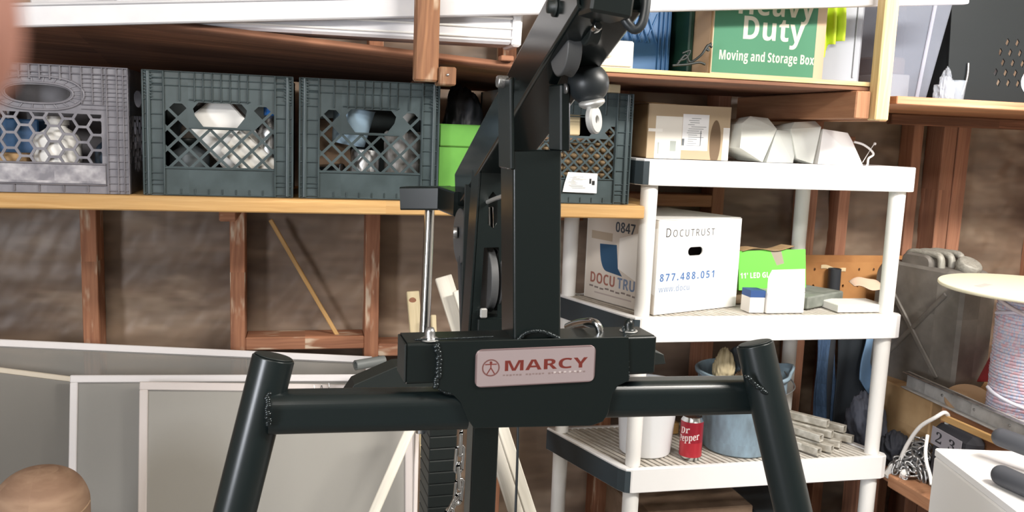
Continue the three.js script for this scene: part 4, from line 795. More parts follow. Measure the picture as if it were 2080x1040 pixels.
{
  const t = thing('work_bench', 'low wooden bench right of the shelf unit', 'bench', [2.2, 0, 0.4]);
  part('top_plank', bx(1.678, BY - 0.04, 0.42, 2.9, BY, 0.84, 0.004), M.orange, t); part('top_plank', bx(1.70, BY - 0.04, 0.012, 2.9, BY, 0.417, 0.004), M.orange, t);
  for (const [x, z] of [[1.76, 0.1], [1.76, 0.72], [2.8, 0.1], [2.8, 0.72]]) part('leg', bx(x, 0, z, x + 0.08, BY - 0.0405, z + 0.08, 0.004), M.oldPlank, t);
}
solo('carton', 'brown cardboard carton on the bench, under the metal can', 'box', bx(1.80, BY, 0.13, 2.3, XT, 0.42, 0.004), M.card);
solo('carton', 'reddish brown carton on the bench, under the rope spool', 'box', bx(1.80, BY, 0.46, 2.3, XT, 0.835, 0.004), M.orange);
// jerry can
{
  const c = [1.93, XT + 0.0005, 0.215], yaw = 0.2, m = rboxM(c, yaw), t = thing('jerry_can', 'dusty olive grey metal fuel can with a pressed cross, on the brown carton', 'fuel can', c);
  const mat = mottled(0x87827b, 0x6a655f, 60, 3, 0.5, 0.1), P = (g) => g.applyMatrix4(m);
  const w = 0.15, d = 0.31, h = 0.36;
  const body = extrude(rrect(d, h, 0.05), w - 0.02, 0.01).rotateY(Math.PI / 2).translate(-w / 2 + 0.01, h / 2, 0);
  part('body', P(boxUV(body)), mat, t);
  for (const s of [-1, 1]) { part('pressed_rib', P(beam([s * (w / 2 + 0.001), 0.04, -0.11], [s * (w / 2 + 0.001), 0.30, 0.11], 0.016, 0.008, [1, 0, 0], 0.003)), mat, t); part('pressed_rib', P(beam([s * (w / 2 + 0.0015), 0.04, 0.11], [s * (w / 2 + 0.0015), 0.30, -0.11], 0.016, 0.008, [1, 0, 0], 0.003)), mat, t); }
  const grey = mottled(0xa8a59b, 0x8a877e, 61, 4, 0.5, 0.1);
  for (const x of [-0.045, 0, 0.045]) part('handle', P(tube([[x, h - 0.004, 0.06], [x, h + 0.042, 0.05], [x, h + 0.046, -0.0], [x, h + 0.04, -0.06], [x, h - 0.004, -0.07]], 0.011, 30, 10)), grey, t);
  part('filler_cap', P(latheOn([0, h - 0.02, 0.095], [0, h + 0.04, 0.125], [[0, 0], [0.03, 0], [0.03, 0.035], [0.036, 0.038], [0.036, 0.058], [0.03, 0.064], [0, 0.064]], 24)), grey, t);
  part('shoulder', P(boxUV(extrude(rrect(0.10, 0.05, 0.02), w - 0.03, 0.006).rotateY(Math.PI / 2).translate(-w / 2 + 0.015, h + 0.012, -0.02))), mat, t);
}
// rope spool
{
  const c = [1.89, XT + 0.0005, 0.645], top = [1.8315, 1.1216, 0.6877][1], r = 0.232, rc = 0.077;
  const t = thing('rope_spool', 'big spool of pink and blue flecked rope with a pale round flange', 'spool', c);
  const hgt = top - c[1];
  const disc = (y) => latheOn([c[0], y, c[2]], [c[0], y + 1, c[2]], [[0, 0], [r - 0.004, 0], [r, 0.004], [r, 0.009], [r - 0.003, 0.012], [0, 0.012]], 64);
  part('flange', disc(top - 0.012), std(0xe6dfc4, 0.55), t);
  part('flange', latheOn(c, add3(c, [0, 1, 0]), [[0, 0], [0.084, 0], [0.086, 0.004], [0.086, 0.01], [0, 0.01]], 40), std(0xe6dfc4, 0.55), t);
  part('core', rod(add3(c, [0, 0.011, 0]), [c[0], top - 0.0125, c[2]], rc - 0.008, 32), M.card, t);
  const ropeTex = dataTex(512, 32, (u, v) => { const k = vn(u * 400, v * 3, 2), q = vn(u * 90, 1, 5); let q2 = [184, 183, 196]; if (k > 0.66) q2 = [198, 170, 180]; else if (k < 0.3) q2 = [160, 168, 196]; if (q > 0.78) q2 = mixc(q2, [196, 140, 148], 0.5); return q2; });
  ropeTex.repeat.set(26, 1);
  const pts = []; const turns = 42; for (let i = 0; i <= turns * 16; i++) { const a = i / 16 * Math.PI * 2, f = i / (turns * 16); pts.push([c[0] + (rc + 0.004 * vn(f * 40, 1, 3)) * Math.cos(a), c[1] + 0.014 + (hgt - 0.034) * f + 0.002 * vn(i * 0.3, 2, 1), c[2] + (rc + 0.004 * vn(f * 40, 4, 3)) * Math.sin(a)]); }
  part('rope_winding', tube(pts, 0.0052, turns * 20, 6), std(0xffffff, 0.85, 0, { map: ropeTex }), t);
  const loose = (y0, y1, a0, a1, r0) => tube(Array.from({ length: 12 }, (_, k) => { const f = k / 11, a = a0 + (a1 - a0) * f; return [c[0] + (rc + r0 + 0.006 * Math.sin(f * 3.1)) * Math.sin(a), y0 + (y1 - y0) * f, c[2] + (rc + r0 + 0.006 * Math.sin(f * 3.1)) * Math.cos(a)]; }), 0.005, 40, 6);
  part('loose_turn', loose(top - 0.075, top - 0.02, -2.0, 0.9, 0.008), std(0xc3bccb, 0.85), t);
  part('loose_turn', loose(top - 0.03, top - 0.10, -1.9, 0.3, 0.012), std(0xbfb2b8, 0.85), t);
  part('loose_turn', loose(c[1] + 0.1, c[1] + 0.03, -1.9, 1.2, 0.012), std(0xc6c6d2, 0.85), t);
  part('hub_hole', latheOn([c[0] + 0.0, top + 0.0002, c[2]], [c[0], top + 1, c[2]], [[0, 0], [0.02, 0], [0.021, 0.001], [0.016, 0.0015], [0, 0.0012]], 24), std(0x9b968a, 0.6), t);
  const lb = [1.7571, 1.1557, 0.7065];
  part('sticker', obox([lb[0], top + 0.0007, c[2] - 0.03], [0.07, 0.0008, 0.02], [0, 0.5, 0], 0.0002), std(0xbdb9b2, 0.6), t);
}
// metal channel, cord, chain and bags on the bench
{
  const A = [1.814, XT + 0.0275, 0.29], B = [1.786, XT + 0.0275, 0.95];
  const t = thing('metal_channel', 'long galvanised metal channel lying on the cartons in front of the fuel can', 'channel', lerp3(A, B, 0.5));
  const mt = mottled(0xbdbcba, 0x9a9896, 62, 5, 0.4, 0.2);
  part('web', beam(A, B, 0.006, 0.05, [0, 1, 0], 0.001), mt, t);
  part('flange', beam(add3(A, [-0.0125, 0.023, 0]), add3(B, [-0.0125, 0.023, 0]), 0.018, 0.004, [0, 1, 0], 0.001), M.steel, t);
  part('flange', beam(add3(A, [-0.0125, -0.023, 0]), add3(B, [-0.0125, -0.023, 0]), 0.018, 0.004, [0, 1, 0], 0.001), mt, t);
  for (const f of [0.25, 0.45, 0.65]) { const p = lerp3(A, B, f); part('rivet', rod([p[0] - 0.003, p[1], p[2]], [p[0] - 0.0055, p[1], p[2]], 0.004, 12), M.steel, t); }
}
{
  const a = [1.7, 0.5196, 0.4106];
  const t = thing('power_cord', 'white power cord with a plug beside the chain heap', 'cord', a);
  part('cable', tube([[1.705, 0.5159, 0.3907], [1.705, 0.5494, 0.4216], [1.7, 0.6281, 0.4599], [1.7, 0.6975, 0.5039], [1.71, 0.7408, 0.549], [1.73, 0.7567, 0.5569], [1.75, 0.7425, 0.5499], [1.765, 0.7119, 0.5284]], 0.0058, 60), M.white, t);
  part('cable', tube([[1.72, 0.6773, 0.5141], [1.7, 0.6421, 0.537], [1.69, 0.615, 0.5581], [1.69, 0.5868, 0.5764], [1.685, 0.5652, 0.592]], 0.005, 40), M.white, t);
  part('plug', obox([1.705, 0.531, 0.402], [0.03, 0.055, 0.025], [0.3, 0.3, -0.5], 0.006), M.white, t); part('plug', obox([1.7, 0.5397, 0.4607], [0.022, 0.04, 0.02], [0.5, 0.2, 0.4], 0.005), M.white, t);
}
{
  const c = [1.752, BY, 0.44], t = thing('chain_heap', 'heap of shiny steel chain on the bench beside the white cord', 'chain', [c[0], BY, c[2]]);
  const path = []; for (let i = 0; i < 24; i++) { const a = i / 24 * Math.PI * 2; path.push([0.006 * Math.cos(a), 0.010 * Math.sin(a) + (Math.sin(a) > 0 ? 0.004 : -0.004), 0]); }
  const link = tube(path, 0.0026, 30, 7, true);
  for (let i = 0; i < 120; i++) { const a = i * 2.399, q = Math.sqrt(i / 120), l = part('link', link.clone(), M.steel, t); l.geometry = link; l.scale.setScalar(1.35); l.position.set(0.058 * q * Math.cos(a), 0.016 + 0.075 * (1 - q) * h2(i, 3, 1) * 1.2 + 0.04 * (1 - q), 0.058 * q * Math.sin(a)); l.rotation.set(h2(i, 1, 2) * 3, h2(i, 4, 2) * 3, h2(i, 7, 2) * 3); }
}
{
  const tex = canvasTex(256, 128, (x) => { x.fillStyle = '#8d8990'; x.fillRect(0, 0, 256, 128); x.fillStyle = '#1c1c22'; x.font = 'bold 110px serif'; x.fillText('2', 36, 102); x.fillText('3', 150, 104); });
  const c = [1.765, BY, 0.57], t = thing('black_bag', 'black cloth bag with a grey number patch behind the chain heap', 'bag', [c[0], BY, c[2]]);
  part('body', bx(1.736, BY, 0.503, 1.796, BY + 0.185, 0.66, 0.018), std(0x2a2a30, 0.8), t);
  part('number_patch', printed(0.115, 0.05, [], 0.002, new THREE.Matrix4().makeRotationFromEuler(new THREE.Euler(0, -Math.PI / 2, -0.05, 'YXZ')).setPosition(1.735, BY + 0.125, 0.512)), std(0xffffff, 0.8, 0, { map: tex }), t, 'grey patch with black numerals');
}
solo('black_cloth', 'crumpled black cloth on the bench behind the white cord', 'cloth', lump([1.745, BY, 0.35], [0.055, 0.05, 0.045], 14, 22), std(0x24262e, 0.85));
board('wood_strip', 'pale yellow wooden strip leaning over the black bag', [1.745, 0.7359, 0.5297], [1.745, 0.7386, 0.7596], 0.02, 0.008, M.pine, [0, 1, 0], 'strip');
bottle('spray_bottle', 'cloudy grey bottle beside the right post of the shelf unit', [1.702, BY, 0.31], 0.02, 0.19, std(0xb9b6b4, 0.4), M.offwhite);
solo('red_plastic_sheet', 'red plastic sheet standing between the fuel can and the rope spool', 'plastic', sheet((u, v) => lerp3(lerp3([1.9853, 0.7857, 0.3789], [1.9572, 0.831, 0.5317], u), lerp3([2.0493, 0.9126, 0.3756], [1.9606, 0.948, 0.5154], u), v), 6, 6, 0.004), std(0xa93a3e, 0.5));
solo('tan_tub_lid', 'tan plastic lid leaning below the red sheet', 'lid', rod([1.8545, 0.7657, 0.496], add3([1.8545, 0.7657, 0.496], [-0.004, 0.010, 0.004]), 0.06, 36), std(0xb19374, 0.7));
// white cabinet with black grips
{
  const c1 = [1.456, 0.78, 0.86], yaw = -0.235, m = rboxM(c1, yaw), t = thing('white_cabinet', 'white cabinet at the lower right corner with two grey grips on top', 'cabinet', [1.7, 0, 1.05]);
  t.userData.label = 'white cabinet at the lower right corner carrying two grey grips';
  part('body', cbox(0.6, 0.76, 0.5, 0.004).translate(0.3, -0.38 - 0.02, 0.25).applyMatrix4(m), M.white, t);
  part('top_panel', cbox(0.6, 0.02, 0.5, 0.003).translate(0.3, -0.0095, 0.25).applyMatrix4(m), M.whiteGloss, t);
  for (const x of [0.03, 0.57]) part('foot', [cbox(0.04, 0.019, 0.44, 0.003).translate(x, -0.7705, 0.25).applyMatrix4(m)], M.blackDull, t);
}
function grip(label, a, b, r) {
  const t = thing('bar_grip', label, 'grip', a), L = dist(a, b), prof = [];
  for (let k = 0; k <= 8; k++) { const q = k / 8 * Math.PI / 2; prof.push([r * Math.sin(q) + 1e-5, r * (1 - Math.cos(q))]); } prof.push([r, L], [0, L]);
  part('foam_sleeve', latheOn(a, b, prof, 24), std(0x43454b, 0.6), t);
  part('bar', rod(b, lerp3(a, b, 1.5), r * 0.55, 16), M.chrome, t); return t;
}
{
  const y = 0.7807 + 0.021;
  grip('dark grey rounded grip lying on top of the white cabinet', [1.4372, 0.803, 1.0613], [1.4572, 0.803, 1.2655], 0.0215);
  grip('dark grey rounded grip sticking out behind the white cabinet', [1.53, 0.8412, 0.9475], [1.5906, 0.8319, 1.119], 0.021);
}
// floor clutter under the shelf unit and bench
solo('carton', 'brown cardboard box on the floor under the shelf unit', 'box', [bx(0.93, 0, 0.1, 1.3, 0.42, 0.34, 0.004)], M.cardDark);
solo('dark_bin', 'dark bin on the floor under the shelf unit', 'bin', bx(1.30, 0, 0.15, 1.48, 0.40, 0.36, 0.01), M.rubber);
// ---------------------------------------------------------------- home gym
// gym frame: x along its front bar, y height, z towards the viewer; built in its own group
const gym = thing('home_gym', 'black steel home gym frame with a front name badge, press arms and boom', 'exercise machine', [0.14600, 0.00000, 1.44700]);
gym.rotation.y = 0.0520;
function gpart(name, geo, mat, parent = gym, label) {
  if (Array.isArray(geo)) geo = merge(geo);
  const m = new THREE.Mesh(geo, mat); m.name = name; m.castShadow = m.receiveShadow = true; if (label) m.userData.label = label; parent.add(m); return m;
}
function sq(A, B, w, h, ref, r = 0.006, t = 0) {                  // rounded square tube from A to B
  const s = rrect(w, h, r); if (t) s.holes.push(hole(rrect(w - 2 * t, h - 2 * t, r * 0.7).getPoints(4).map((p) => [p.x, p.y])));
  const m = frameOn(A, B, ref).multiply(new THREE.Matrix4().makeRotationY(Math.PI / 2));
  return boxUV(extrude(s, dist(A, B), 0, 6).applyMatrix4(m).translate(...A));
}
const weldMat = std(0x2a3032, 0.16, 0.6);
function weld(pts, r, name = 'weld_bead', parent = gym) {
  const L = []; const c = new THREE.CatmullRomCurve3(pts.map(V)); const n = Math.max(4, Math.round(c.getLength() / (r * 0.6)));
  for (let i = 0; i <= n; i++) { const p = c.getPointAt(i / n); L.push(ball([p.x + rr(-1, 1) * r * 0.3, p.y, p.z + rr(0, 1) * r * 0.3], r * rr(0.8, 1.1), [1, 0.8, 0.8], 8)); }
  return gpart(name, L, weldMat, parent);
}
{
  // front bar, cover plate and badge
  const a = [-0.0002, 1.199, -0], b = [0.3513, 1.1977, 0], top = 1.199, h = 0.056;
  const bar = gpart('front_bar', sq([a[0], top - h / 2, -0.032], [b[0], top - h / 2, -0.032], 0.064, h, [0, 1, 0], 0.005), M.black);
  gpart('bar_cap', cbox(0.003, h - 0.004, 0.06, 0.001).translate(a[0] - 0.0016, top - h / 2, -0.032), M.blackDull, bar);
  gpart('bar_cap', cbox(0.003, h - 0.004, 0.06, 0.001).translate(b[0] + 0.0016, top - h / 2, -0.032), M.blackDull, bar);
  const P = [[0.0373, 1.2001, 0.001], [0.308, 1.1991, 0.001], [0.3125, 1.1374, 0.001], [0.2958, 1.1302, 0.001], [0.2884, 1.1177, 0.001], [0.2833, 1.0908, 0.001], [0.2765, 1.0797, 0.001], [0.2605, 1.0749, 0.001], [0.0917, 1.0811, 0.001], [0.0831, 1.0933, 0.001], [0.0729, 1.1177, 0.001], [0.0604, 1.1304, 0.001], [0.0416, 1.1374, 0.001]];
  gpart('cover_plate', boxUV(extrude(poly(P.map((p) => [p[0], p[1]])), 0.003, 0.0008).translate(0, 0, 0.001)), M.black);
  const l = [0.0906, 1.1647, 0.005], r = [0.2593, 1.1611, 0.005], tp = [0.1717, 1.1889, 0.005], bt = [0.174, 1.1381, 0.005];
  const bw = r[0] - l[0], bh = tp[1] - bt[1];
  const tex = canvasTex(960, 300, (x, w, H) => {
    x.fillStyle = '#a99a9b'; x.fillRect(0, 0, w, H);
    x.strokeStyle = '#7d6a6b'; x.lineWidth = 8; x.strokeRect(4, 4, w - 8, H - 8);
    x.strokeStyle = '#7b5350'; x.lineWidth = 11; x.beginPath(); x.arc(116, 146, 64, 0, 7); x.stroke();
    x.fillStyle = '#7a3c37'; x.beginPath(); x.arc(116, 104, 11, 0, 7); x.fill(); x.lineWidth = 9; x.strokeStyle = '#7a3c37';
    x.beginPath(); x.moveTo(70, 118); x.lineTo(162, 118); x.moveTo(116, 112); x.lineTo(116, 150); x.moveTo(116, 146); x.lineTo(86, 196); x.moveTo(116, 146); x.lineTo(146, 196); x.stroke();
    x.save(); x.translate(208, 178); x.scale(1.72, 1); x.fillStyle = '#783630'; x.font = 'bold 118px sans-serif'; let px = 0; for (const ch of 'MARCY') { x.fillText(ch, px, 0); px += x.measureText(ch).width * (ch === 'C' ? 0.98 : 0.94) + 4; } x.restore();
    x.fillStyle = '#8f7c7a'; for (let i = 0; i < 26; i++) if (i % 7 !== 6) x.fillRect(212 + i * 26, 206, 19, 11 + (i % 3) * 2);
    x.fillStyle = '#cfc4c2'; for (let i = 0; i < 6; i++) x.fillRect(620 + i * 42, 200, 20, 14);
  });
  const g = extrude(rrect(bw, bh, 0.0085), 0.0018, 0.0006, 6); const p = g.attributes.position, uv = g.attributes.uv;
  for (let i = 0; i < p.count; i++) uv.setXY(i, (p.getX(i) + bw / 2) / bw, (p.getY(i) + bh / 2) / bh);
  gpart('name_badge', g.rotateZ(0.008).translate((l[0] + r[0]) / 2, (tp[1] + bt[1]) / 2, 0.0048), std(0xffffff, 0.34, 0.35, { map: tex }), gym, 'grey and red name badge with a round emblem');
  weld([[0.0374, 1.1969, 0.004], [0.042, 1.1736, 0.004], [0.0377, 1.1404, 0.004]], 0.0046);
  weld([[0.3016, 1.2131, 0], [0.3067, 1.1882, 0.002], [0.3127, 1.1398, 0.002]], 0.0022);
  weld([[0.0118, 1.2018, -0.006], [0.0507, 1.2025, -0.004], [0.1142, 1.2036, -0.003]], 0.0018);
  weld([[0.0434, 1.1362, 0.002], [0.0515, 1.1312, 0.002], [0.0629, 1.1286, 0.002]], 0.003);
  // bolts on the bar
  for (const [c, hh] of [[[0.0313, 1.1998, -0.012], 0.02], [[0.3234, 1.1913, -0.03], 0.022]]) { const B = gpart('bolt', latheOn([c[0], top, c[2]], [c[0], top + 1, c[2]], [[0, 0], [0.010, 0], [0.010, 0.004], [0.007, 0.0045], [0.007, 0.012], [0.005, 0.017], [0, hh * 0.9]], 12), hh > 0.021 ? M.black : M.steel); gpart('washer', latheOn([c[0], top + 0.0002, c[2]], [c[0], top + 1, c[2]], [[0, 0], [0.013, 0], [0.013, 0.0018], [0, 0.0018]], 20), M.zinc, B); }
  gpart('lock_pin', tube([[0.2555, 1.1916, -0.1], [0.2617, 1.2011, -0.08], [0.2697, 1.2105, -0.05], [0.2736, 1.2116, -0.035], [0.278, 1.2047, -0.03], [0.2812, 1.1882, -0.03]], 0.0055, 40, 12), M.chrome, gym, 'bent chrome lock pin');
  // column
  const cb0 = [0.1439, 1.1987, -0.003], cb1 = [0.212, 1.1981, -0.003], ct0 = [0.1335, 1.4515, -0.003], ct1 = [0.2, 1.4536, -0.003];
  const cw = (cb1[0] - cb0[0]), B0 = [(cb0[0] + cb1[0]) / 2, top + 0.0005, -0.003 - 0.032], B1 = [(ct0[0] + ct1[0]) / 2, ct0[1], -0.003 - 0.032];
  gpart('front_column', sq(B0, B1, 0.064, (cw + ct1[0] - ct0[0]) / 2, [1, 0, 0], 0.004, 0.003), M.black);
  weld([[0.1512, 1.2006, -0], [0.1596, 1.2087, 0.001], [0.1759, 1.2112, 0.002], [0.1889, 1.2079, 0.001], [0.2066, 1.1997, 0]], 0.0035);
  // pivot plates at the head of the column
  const pl = (px, name) => px;
  const A0 = [0.1327, 1.4467, -0.03], A1 = [0.1268, 1.5444, -0.03], C0 = [0.2025, 1.4531, -0.02], C1 = [0.1982, 1.54, -0.02];
  gpart('pivot_plate', beam([A0[0], A0[1] - 0.02, A0[2]], A1, 0.06, 0.006, [1, 0, 0], 0.002), M.black);
  gpart('pivot_plate', beam(C0, C1, 0.05, 0.014, [1, 0, 0], 0.002), M.black);
  gpart('bolt', rod(add3(A1, [-0.012, -0.004, 0]), add3(A1, [0.004, -0.004, 0]), 0.009, 6, 0.002), M.steel);
  gpart('bolt', rod([0.1963, 1.5339, 0.006], [0.2003, 1.5341, 0.006], 0.007, 12), M.steel);
  // press arms
  for (const [p, q] of [[[-0.1742, 1.1076, -0.026], [0.0858, 1.0995, -0.026]], [[0.5593, 1.0937, -0.034], [0.2907, 1.1019, -0.034]]]) gpart('press_arm', sq(p, q, 0.052, 0.0535, [0, 1, 0], 0.017), M.blackTube);
  for (const [p, q, w] of [[[-0.1672, 1.1759, -0.04], [-0.2251, 0.9376, -0.0218], [[-0.1747, 1.1407, 0.0051], [-0.1759, 1.12, 0.0099], [-0.1735, 1.1014, 0.006]]], [[0.5163, 1.1808, -0.008], [0.5901, 0.8489, 0.0629], [[0.487, 1.1409, 0.0262], [0.5013, 1.1288, 0.0269], [0.5183, 1.1168, 0.0284]]]]) {
    const T = gpart('handle_tube', rod(p, lerp3(p, q, 1.7), 0.0272, 40, 0.002), M.blackTube);
    const d = V(p).sub(V(q)).normalize().toArray();
    gpart('end_plug', latheOn(p, add3(p, d), [[0, 0.0003], [0.0235, 0.0003], [0.0245, 0.0012], [0.0225, 0.0022], [0, 0.0026]], 36), M.blackDull, T);
    weld(w, 0.0042);
  }
  // boom
  const Ba = [0.2325, 1.3498, -0.6693], Bc = [0.1814, 1.6517, 0.1448];
  gpart('boom', sq([Ba[0] + 0.013, Ba[1], Ba[2]], [Bc[0] + 0.013, Bc[1], Bc[2]], 0.078, 0.078, [0, 1, 0], 0.005, 0.003), M.boomPaint);
  for (const f of [0.62, 0.9]) { const p = lerp3(Ba, Bc, f); const bo = gpart('bolt', latheOn([p[0] - 0.0262, p[1] + 0.006, p[2]], [p[0] - 1, p[1] + 0.006, p[2]], [[0, 0], [0.012, 0], [0.012, 0.003], [0.008, 0.0035], [0.008, 0.010], [0, 0.011]], 12), M.blackDull); }
  const wheel = (c, r, w, mat, name = 'pulley') => gpart(name, latheOn([c[0] - w / 2, c[1], c[2]], [c[0] + 1, c[1], c[2]], [[0, 0], [r - 0.003, 0], [r, 0.002], [r - 0.003, w * 0.5], [r, w - 0.002], [r - 0.003, w], [0, w]], 40), mat);
  const wheelMat = std(0x4a4b4c, 0.5);
  wheel([0.181, 1.5799, 0.0501], 0.034, 0.02, wheelMat);
  gpart('front_bracket', obox([0.1856, 1.6227, 0.1504], [0.05, 0.032, 0.07], [0, 0, -0.1], 0.003), M.black);
  wheel([0.1958, 1.6029, 0.0931], 0.022, 0.016, M.blackDull);
  gpart('bolt', rod([0.1887, 1.5973, 0.1234], [0.1899, 1.6008, 0.1338], 0.0055, 12), M.chrome);
  gpart('bolt', rod([0.2038, 1.6114, 0.1574], [0.2102, 1.6149, 0.1587], 0.006, 6), M.chrome);
  gpart('cable_hook', tube([[0.1952, 1.6176, 0.1539], [0.207, 1.6115, 0.1583], [0.2144, 1.6008, 0.1621], [0.2219, 1.5956, 0.165], [0.2288, 1.6014, 0.1662], [0.2326, 1.6158, 0.1652], [0.2353, 1.6429, 0.162]], 0.0055, 40, 10), M.rubber, gym, 'bent black rubber coated hook');
  // rear bracket and guide rod
  const R0 = [0.1239, 1.3226, -0.8026], R1 = [0.2061, 1.3286, -0.7477];
  gpart('stack_bracket', sq(R0, R1, 0.05, 0.05, [0, 1, 0], 0.004), M.black);
  gpart('stack_bracket', sq(R1, [0.2207, 1.325, -0.6375], 0.05, 0.05, [0, 1, 0], 0.004), M.black);
  gpart('guide_rod', rod([0.1763, 1.3014, -0.784], [0.1559, 0.8169, -0.7183], 0.0115, 24), M.chrome);
  // slotted pulley housing on the rear upright
  const dz = 1.62, q0 = [0.1943, 1.4032, -0.4674], q1 = [0.1816, 1.0956, -0.4256], x0 = q1[0] + 0.002, x1 = x0 + 0.1, yb = q1[1] - 0.02, yt = q0[1], z0 = q1[2];
  const s = poly([[x0 + 0.004, yb], [x1, yb], [x1 + 0.012, yt], [x0 + 0.014, yt]]);
  const sl = (pts) => s.holes.push(hole(pts.map((p) => [p[0], p[1]])));
  sl([[0.2124, 1.3568, -0.4552], [0.2201, 1.3678, -0.4545], [0.2296, 1.3575, -0.4502], [0.2304, 1.3112, -0.4431], [0.2235, 1.3003, -0.4435], [0.2131, 1.3087, -0.4479]].reverse());
  sl([[0.207, 1.2658, -0.4433], [0.2355, 1.2669, -0.4351], [0.237, 1.1379, -0.4155], [0.2033, 1.1339, -0.4248]].reverse());
  const ph = gpart('pulley_housing', boxUV(extrude(s, 0.004).translate(0, 0, z0)), M.black);
  gpart('flange', beam([x0, yb, z0 - 0.024], [x0 + 0.012, yt, z0 - 0.024], 0.056, 0.004, [1, 0, 0], 0.001), M.black, ph);
  gpart('flange', beam([x1, yb, z0 - 0.024], [x1 + 0.012, yt, z0 - 0.024], 0.056, 0.004, [1, 0, 0], 0.001), M.black, ph);
  gpart('housing_back', bx(x0 + 0.006, yb, z0 - 0.09, x1 - 0.004, yt - 0.03, z0 - 0.086, 0.001), M.blackDull, ph);
  wheel([0.2261, 1.2016, -0.465], 0.062, 0.015, wheelMat); wheel([0.2424, 1.2014, -0.4654], 0.06, 0.007, wheelMat);
  gpart('cable_clip', obox([0.2086, 1.1469, -0.4147], [0.013, 0.018, 0.008], [0, 0, 0], 0.002), M.zinc);
  gpart('cable_clip', rod([0.2243, 1.2919, -0.4526], [0.2235, 1.3367, -0.4595], 0.008, 16), M.chrome);
  gpart('pulley_axle', rod([0.2049, 1.2682, -0.439], [0.2359, 1.2739, -0.4307], 0.0035, 12), M.steel);
  gpart('bolt', rod([0.2211, 1.4055, -0.4388], [0.2172, 1.4061, -0.4242], 0.011, 12), M.chrome);
  gpart('cable', tube([[0.2098, 1.3434, -0.4434], [0.2131, 1.3577, -0.3814], [0.2141, 1.3761, -0.2786]], 0.004, 12), M.zinc);
  wheel([0.2049, 1.2653, -0.5913], 0.056, 0.012, wheelMat); 
  gpart('bolt', rod([0.1889, 1.2724, -0.597], [0.1974, 1.2727, -0.5946], 0.012, 12), M.steel);
  gpart('strap', beam([0.201, 1.2264, -0.5866], [0.2019, 1.0669, -0.5417], 0.02, 0.006, [1, 0, 0], 0.001), M.rubber);
  gpart('cable', rod([0.205, 1.3198, -0.5361], [0.2019, 1.0768, -0.501], 0.004, 10), M.steel);
  // rear upright, lower cross bar, weights shroud
  const u0 = [0.2224, 0.9141, -0.4288], u1 = [0.215, 0.7496, -0.4066];
  gpart('rear_upright', sq([u1[0], 0.002, u1[2] - 0.03], [u0[0] + 0.0, yb + 0.06, u1[2] - 0.03], 0.05, 0.05, [1, 0, 0], 0.004), M.black);
  const pts = [[-0.0462, 1.0292, -0.3564], [-0.0318, 1.0504, -0.3553], [0.0355, 1.0779, -0.3396], [0.466, 1.1036, -0.2167], [0.5251, 1.083, -0.1962], [0.5299, 1.0667, -0.1924]];
  gpart('rear_bar', boxUV(extrude(poly(pts.map((p) => [p[0], p[1]]).reverse()), 0.05, 0.001).translate(0, 0, pts[2][2] - 0.03)), M.blackDull);
  const w0 = [0.1691, 0.8501, -0.6456], w1 = [0.2182, 0.859, -0.6114];
  for (let k = 0; k < Math.floor((w0[1] - 0.03) / 0.0262); k++) gpart('weight_plate', cbox(w1[0] - w0[0] + 0.01, 0.0255, 0.1, 0.002).translate((w0[0] + w1[0]) / 2 - 0.002, 0.06 + k * 0.0262, w0[2] - 0.05), M.blackDull);
  gpart('stack_base', bx(w0[0] - 0.06, 0.0, w0[2] - 0.16, w1[0] + 0.1, 0.046, w0[2] + 0.06, 0.004), M.black);
  gpart('cable', tube([[0.2141, 1.0118, -0.193], [0.2132, 0.9587, -0.1854], [0.2092, 0.8453, -0.1698]], 0.0022, 10), M.rubber);
}
// cable stopper hanging from the boom pulley
{
  const c = [0.3751, 1.5419, 1.4417], t = thing('cable_stopper', 'black rubber ball with a zinc eye bolt hanging from the boom cable', 'cable stopper', [0.3824, 1.4823, 1.4522]);
  part('ball', ball(c, 0.0272, [1, 1, 1], 40), M.rubber, t);
  part('cable', tube([[0.3628, 1.6074, 1.4708], [0.3643, 1.5868, 1.4637], [0.3744, 1.5687, 1.4376]], 0.0085, 16, 10), M.blackDull, t);
  part('ferrule', rod([0.3744, 1.5661, 1.438], [0.369, 1.5757, 1.4405], 0.006, 16, 0.002), M.chrome, t); part('ferrule', rod([0.3794, 1.5663, 1.4392], [0.3784, 1.5748, 1.4429], 0.005, 16, 0.002), M.chrome, t);
  part('washer', latheOn([0.3774, 1.5215, 1.4505], [0.3823, 1.5007, 1.4495], [[0, 0], [0.013, 0], [0.0172, 0.0025], [0.0172, 0.006], [0.013, 0.0095], [0.0075, 0.012], [0.0065, 0.018], [0, 0.02]], 32), M.zinc, t);
  const e = [0.3807, 1.4956, 1.455], s = new THREE.Shape(); s.absellipse(0, 0, 0.0112, 0.0165, 0, Math.PI * 2); const hh = new THREE.Path(); hh.absellipse(0.001, -0.001, 0.0042, 0.0062, 0, Math.PI * 2); s.holes.push(hh);
  part('eye', extrude(s, 0.006, 0.0022, 24).translate(0, 0, -0.003).rotateY(0.62).rotateZ(0.16).translate(...e), M.zinc, t);
}
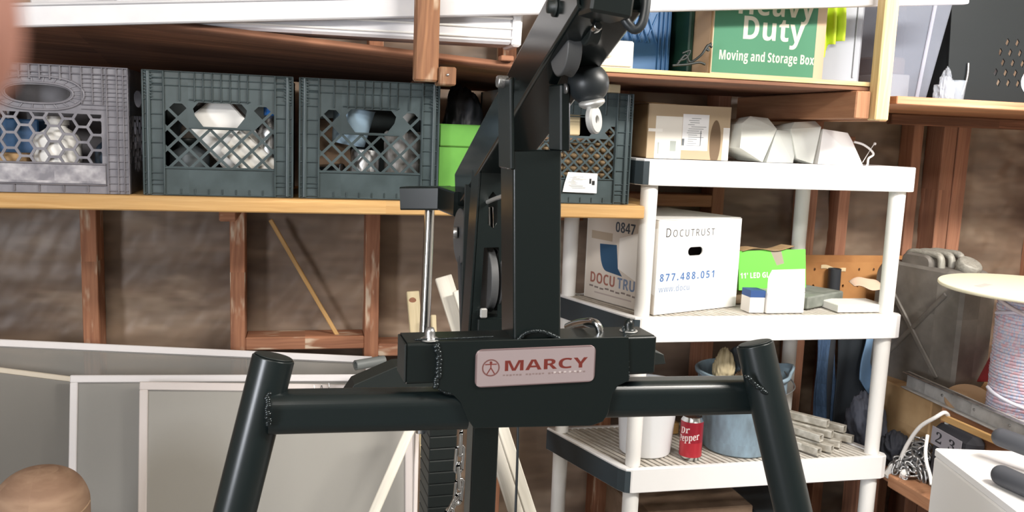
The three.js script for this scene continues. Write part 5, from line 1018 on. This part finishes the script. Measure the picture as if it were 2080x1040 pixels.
// short chain hanging beside the rear upright
{
  const t = thing('hanging_chain', 'short shiny chain hanging left of the black rear upright', 'chain', [0.2803, 0.9255, 1.0834]);
  const path = (l, r) => { const P = []; for (let i = 0; i < 24; i++) { const a = i / 24 * Math.PI * 2; P.push([r * Math.cos(a), r * Math.sin(a) + (Math.sin(a) > 0 ? l : -l), 0]); } return P; };
  const lk = (p, q, turn) => { const L = dist(p, q); return tube(path(L / 2 - 0.004, 0.0068), 0.0033, 36, 8, true).applyMatrix4(new THREE.Matrix4().makeRotationY(turn)).applyQuaternion(new THREE.Quaternion().setFromUnitVectors(new THREE.Vector3(0, 1, 0), V(p).sub(V(q)).normalize())).translate(...lerp3(p, q, 0.5)); };
  const seq = [[937, 880, 934, 919, 1.4], [931, 908, 931, 952, 0.3], [932, 943, 935, 986, 1.35], [933, 976, 929, 1014, 0.35]];
  const D = [[[0.2878, 0.9465, 1.0821], [0.2864, 0.9067, 1.0876], 1.35], [[0.2863, 0.9188, 1.0858], [0.2831, 0.8773, 1.0911], 0.25], [[0.2831, 0.8885, 1.0894], [0.2859, 0.848, 1.096], 1.3], [[0.2858, 0.8601, 1.0942], [0.2818, 0.822, 1.0988], 0.3], [[0.2826, 0.8341, 1.0973], [0.2658, 0.8067, 1.1077], 0.9], [[0.2666, 0.8119, 1.1071], [0.2686, 0.7742, 1.113], 0.2]];
  for (const [p, q, k] of D) part('link', lk(p, q, k), M.chrome, t);
}
// the photographer's fingertip close to the lens
{
  const tip = [-0.0148, 1.4834, 2.4995], far = [-0.0198, 1.5158, 2.4915], prof = [], L = dist(tip, far), r = 0.0081;
  for (let k = 0; k <= 10; k++) { const a = k / 10 * Math.PI / 2; prof.push([r * Math.sin(a) + 1e-6, -r * Math.cos(a)]); }
  prof.push([r * 1.02, L * 0.3], [r * 1.1, L * 0.55], [r * 1.04, L * 0.75], [r * 1.12, L], [0, L + 0.002]);
  const t = thing('fingertip', 'blurred pink fingertip at the upper left corner close to the lens', 'finger', tip);
  part('skin', latheOn(tip, far, prof, 32), std(0xc98d7c, 0.55), t);
}
renderer.render(scene, camera);
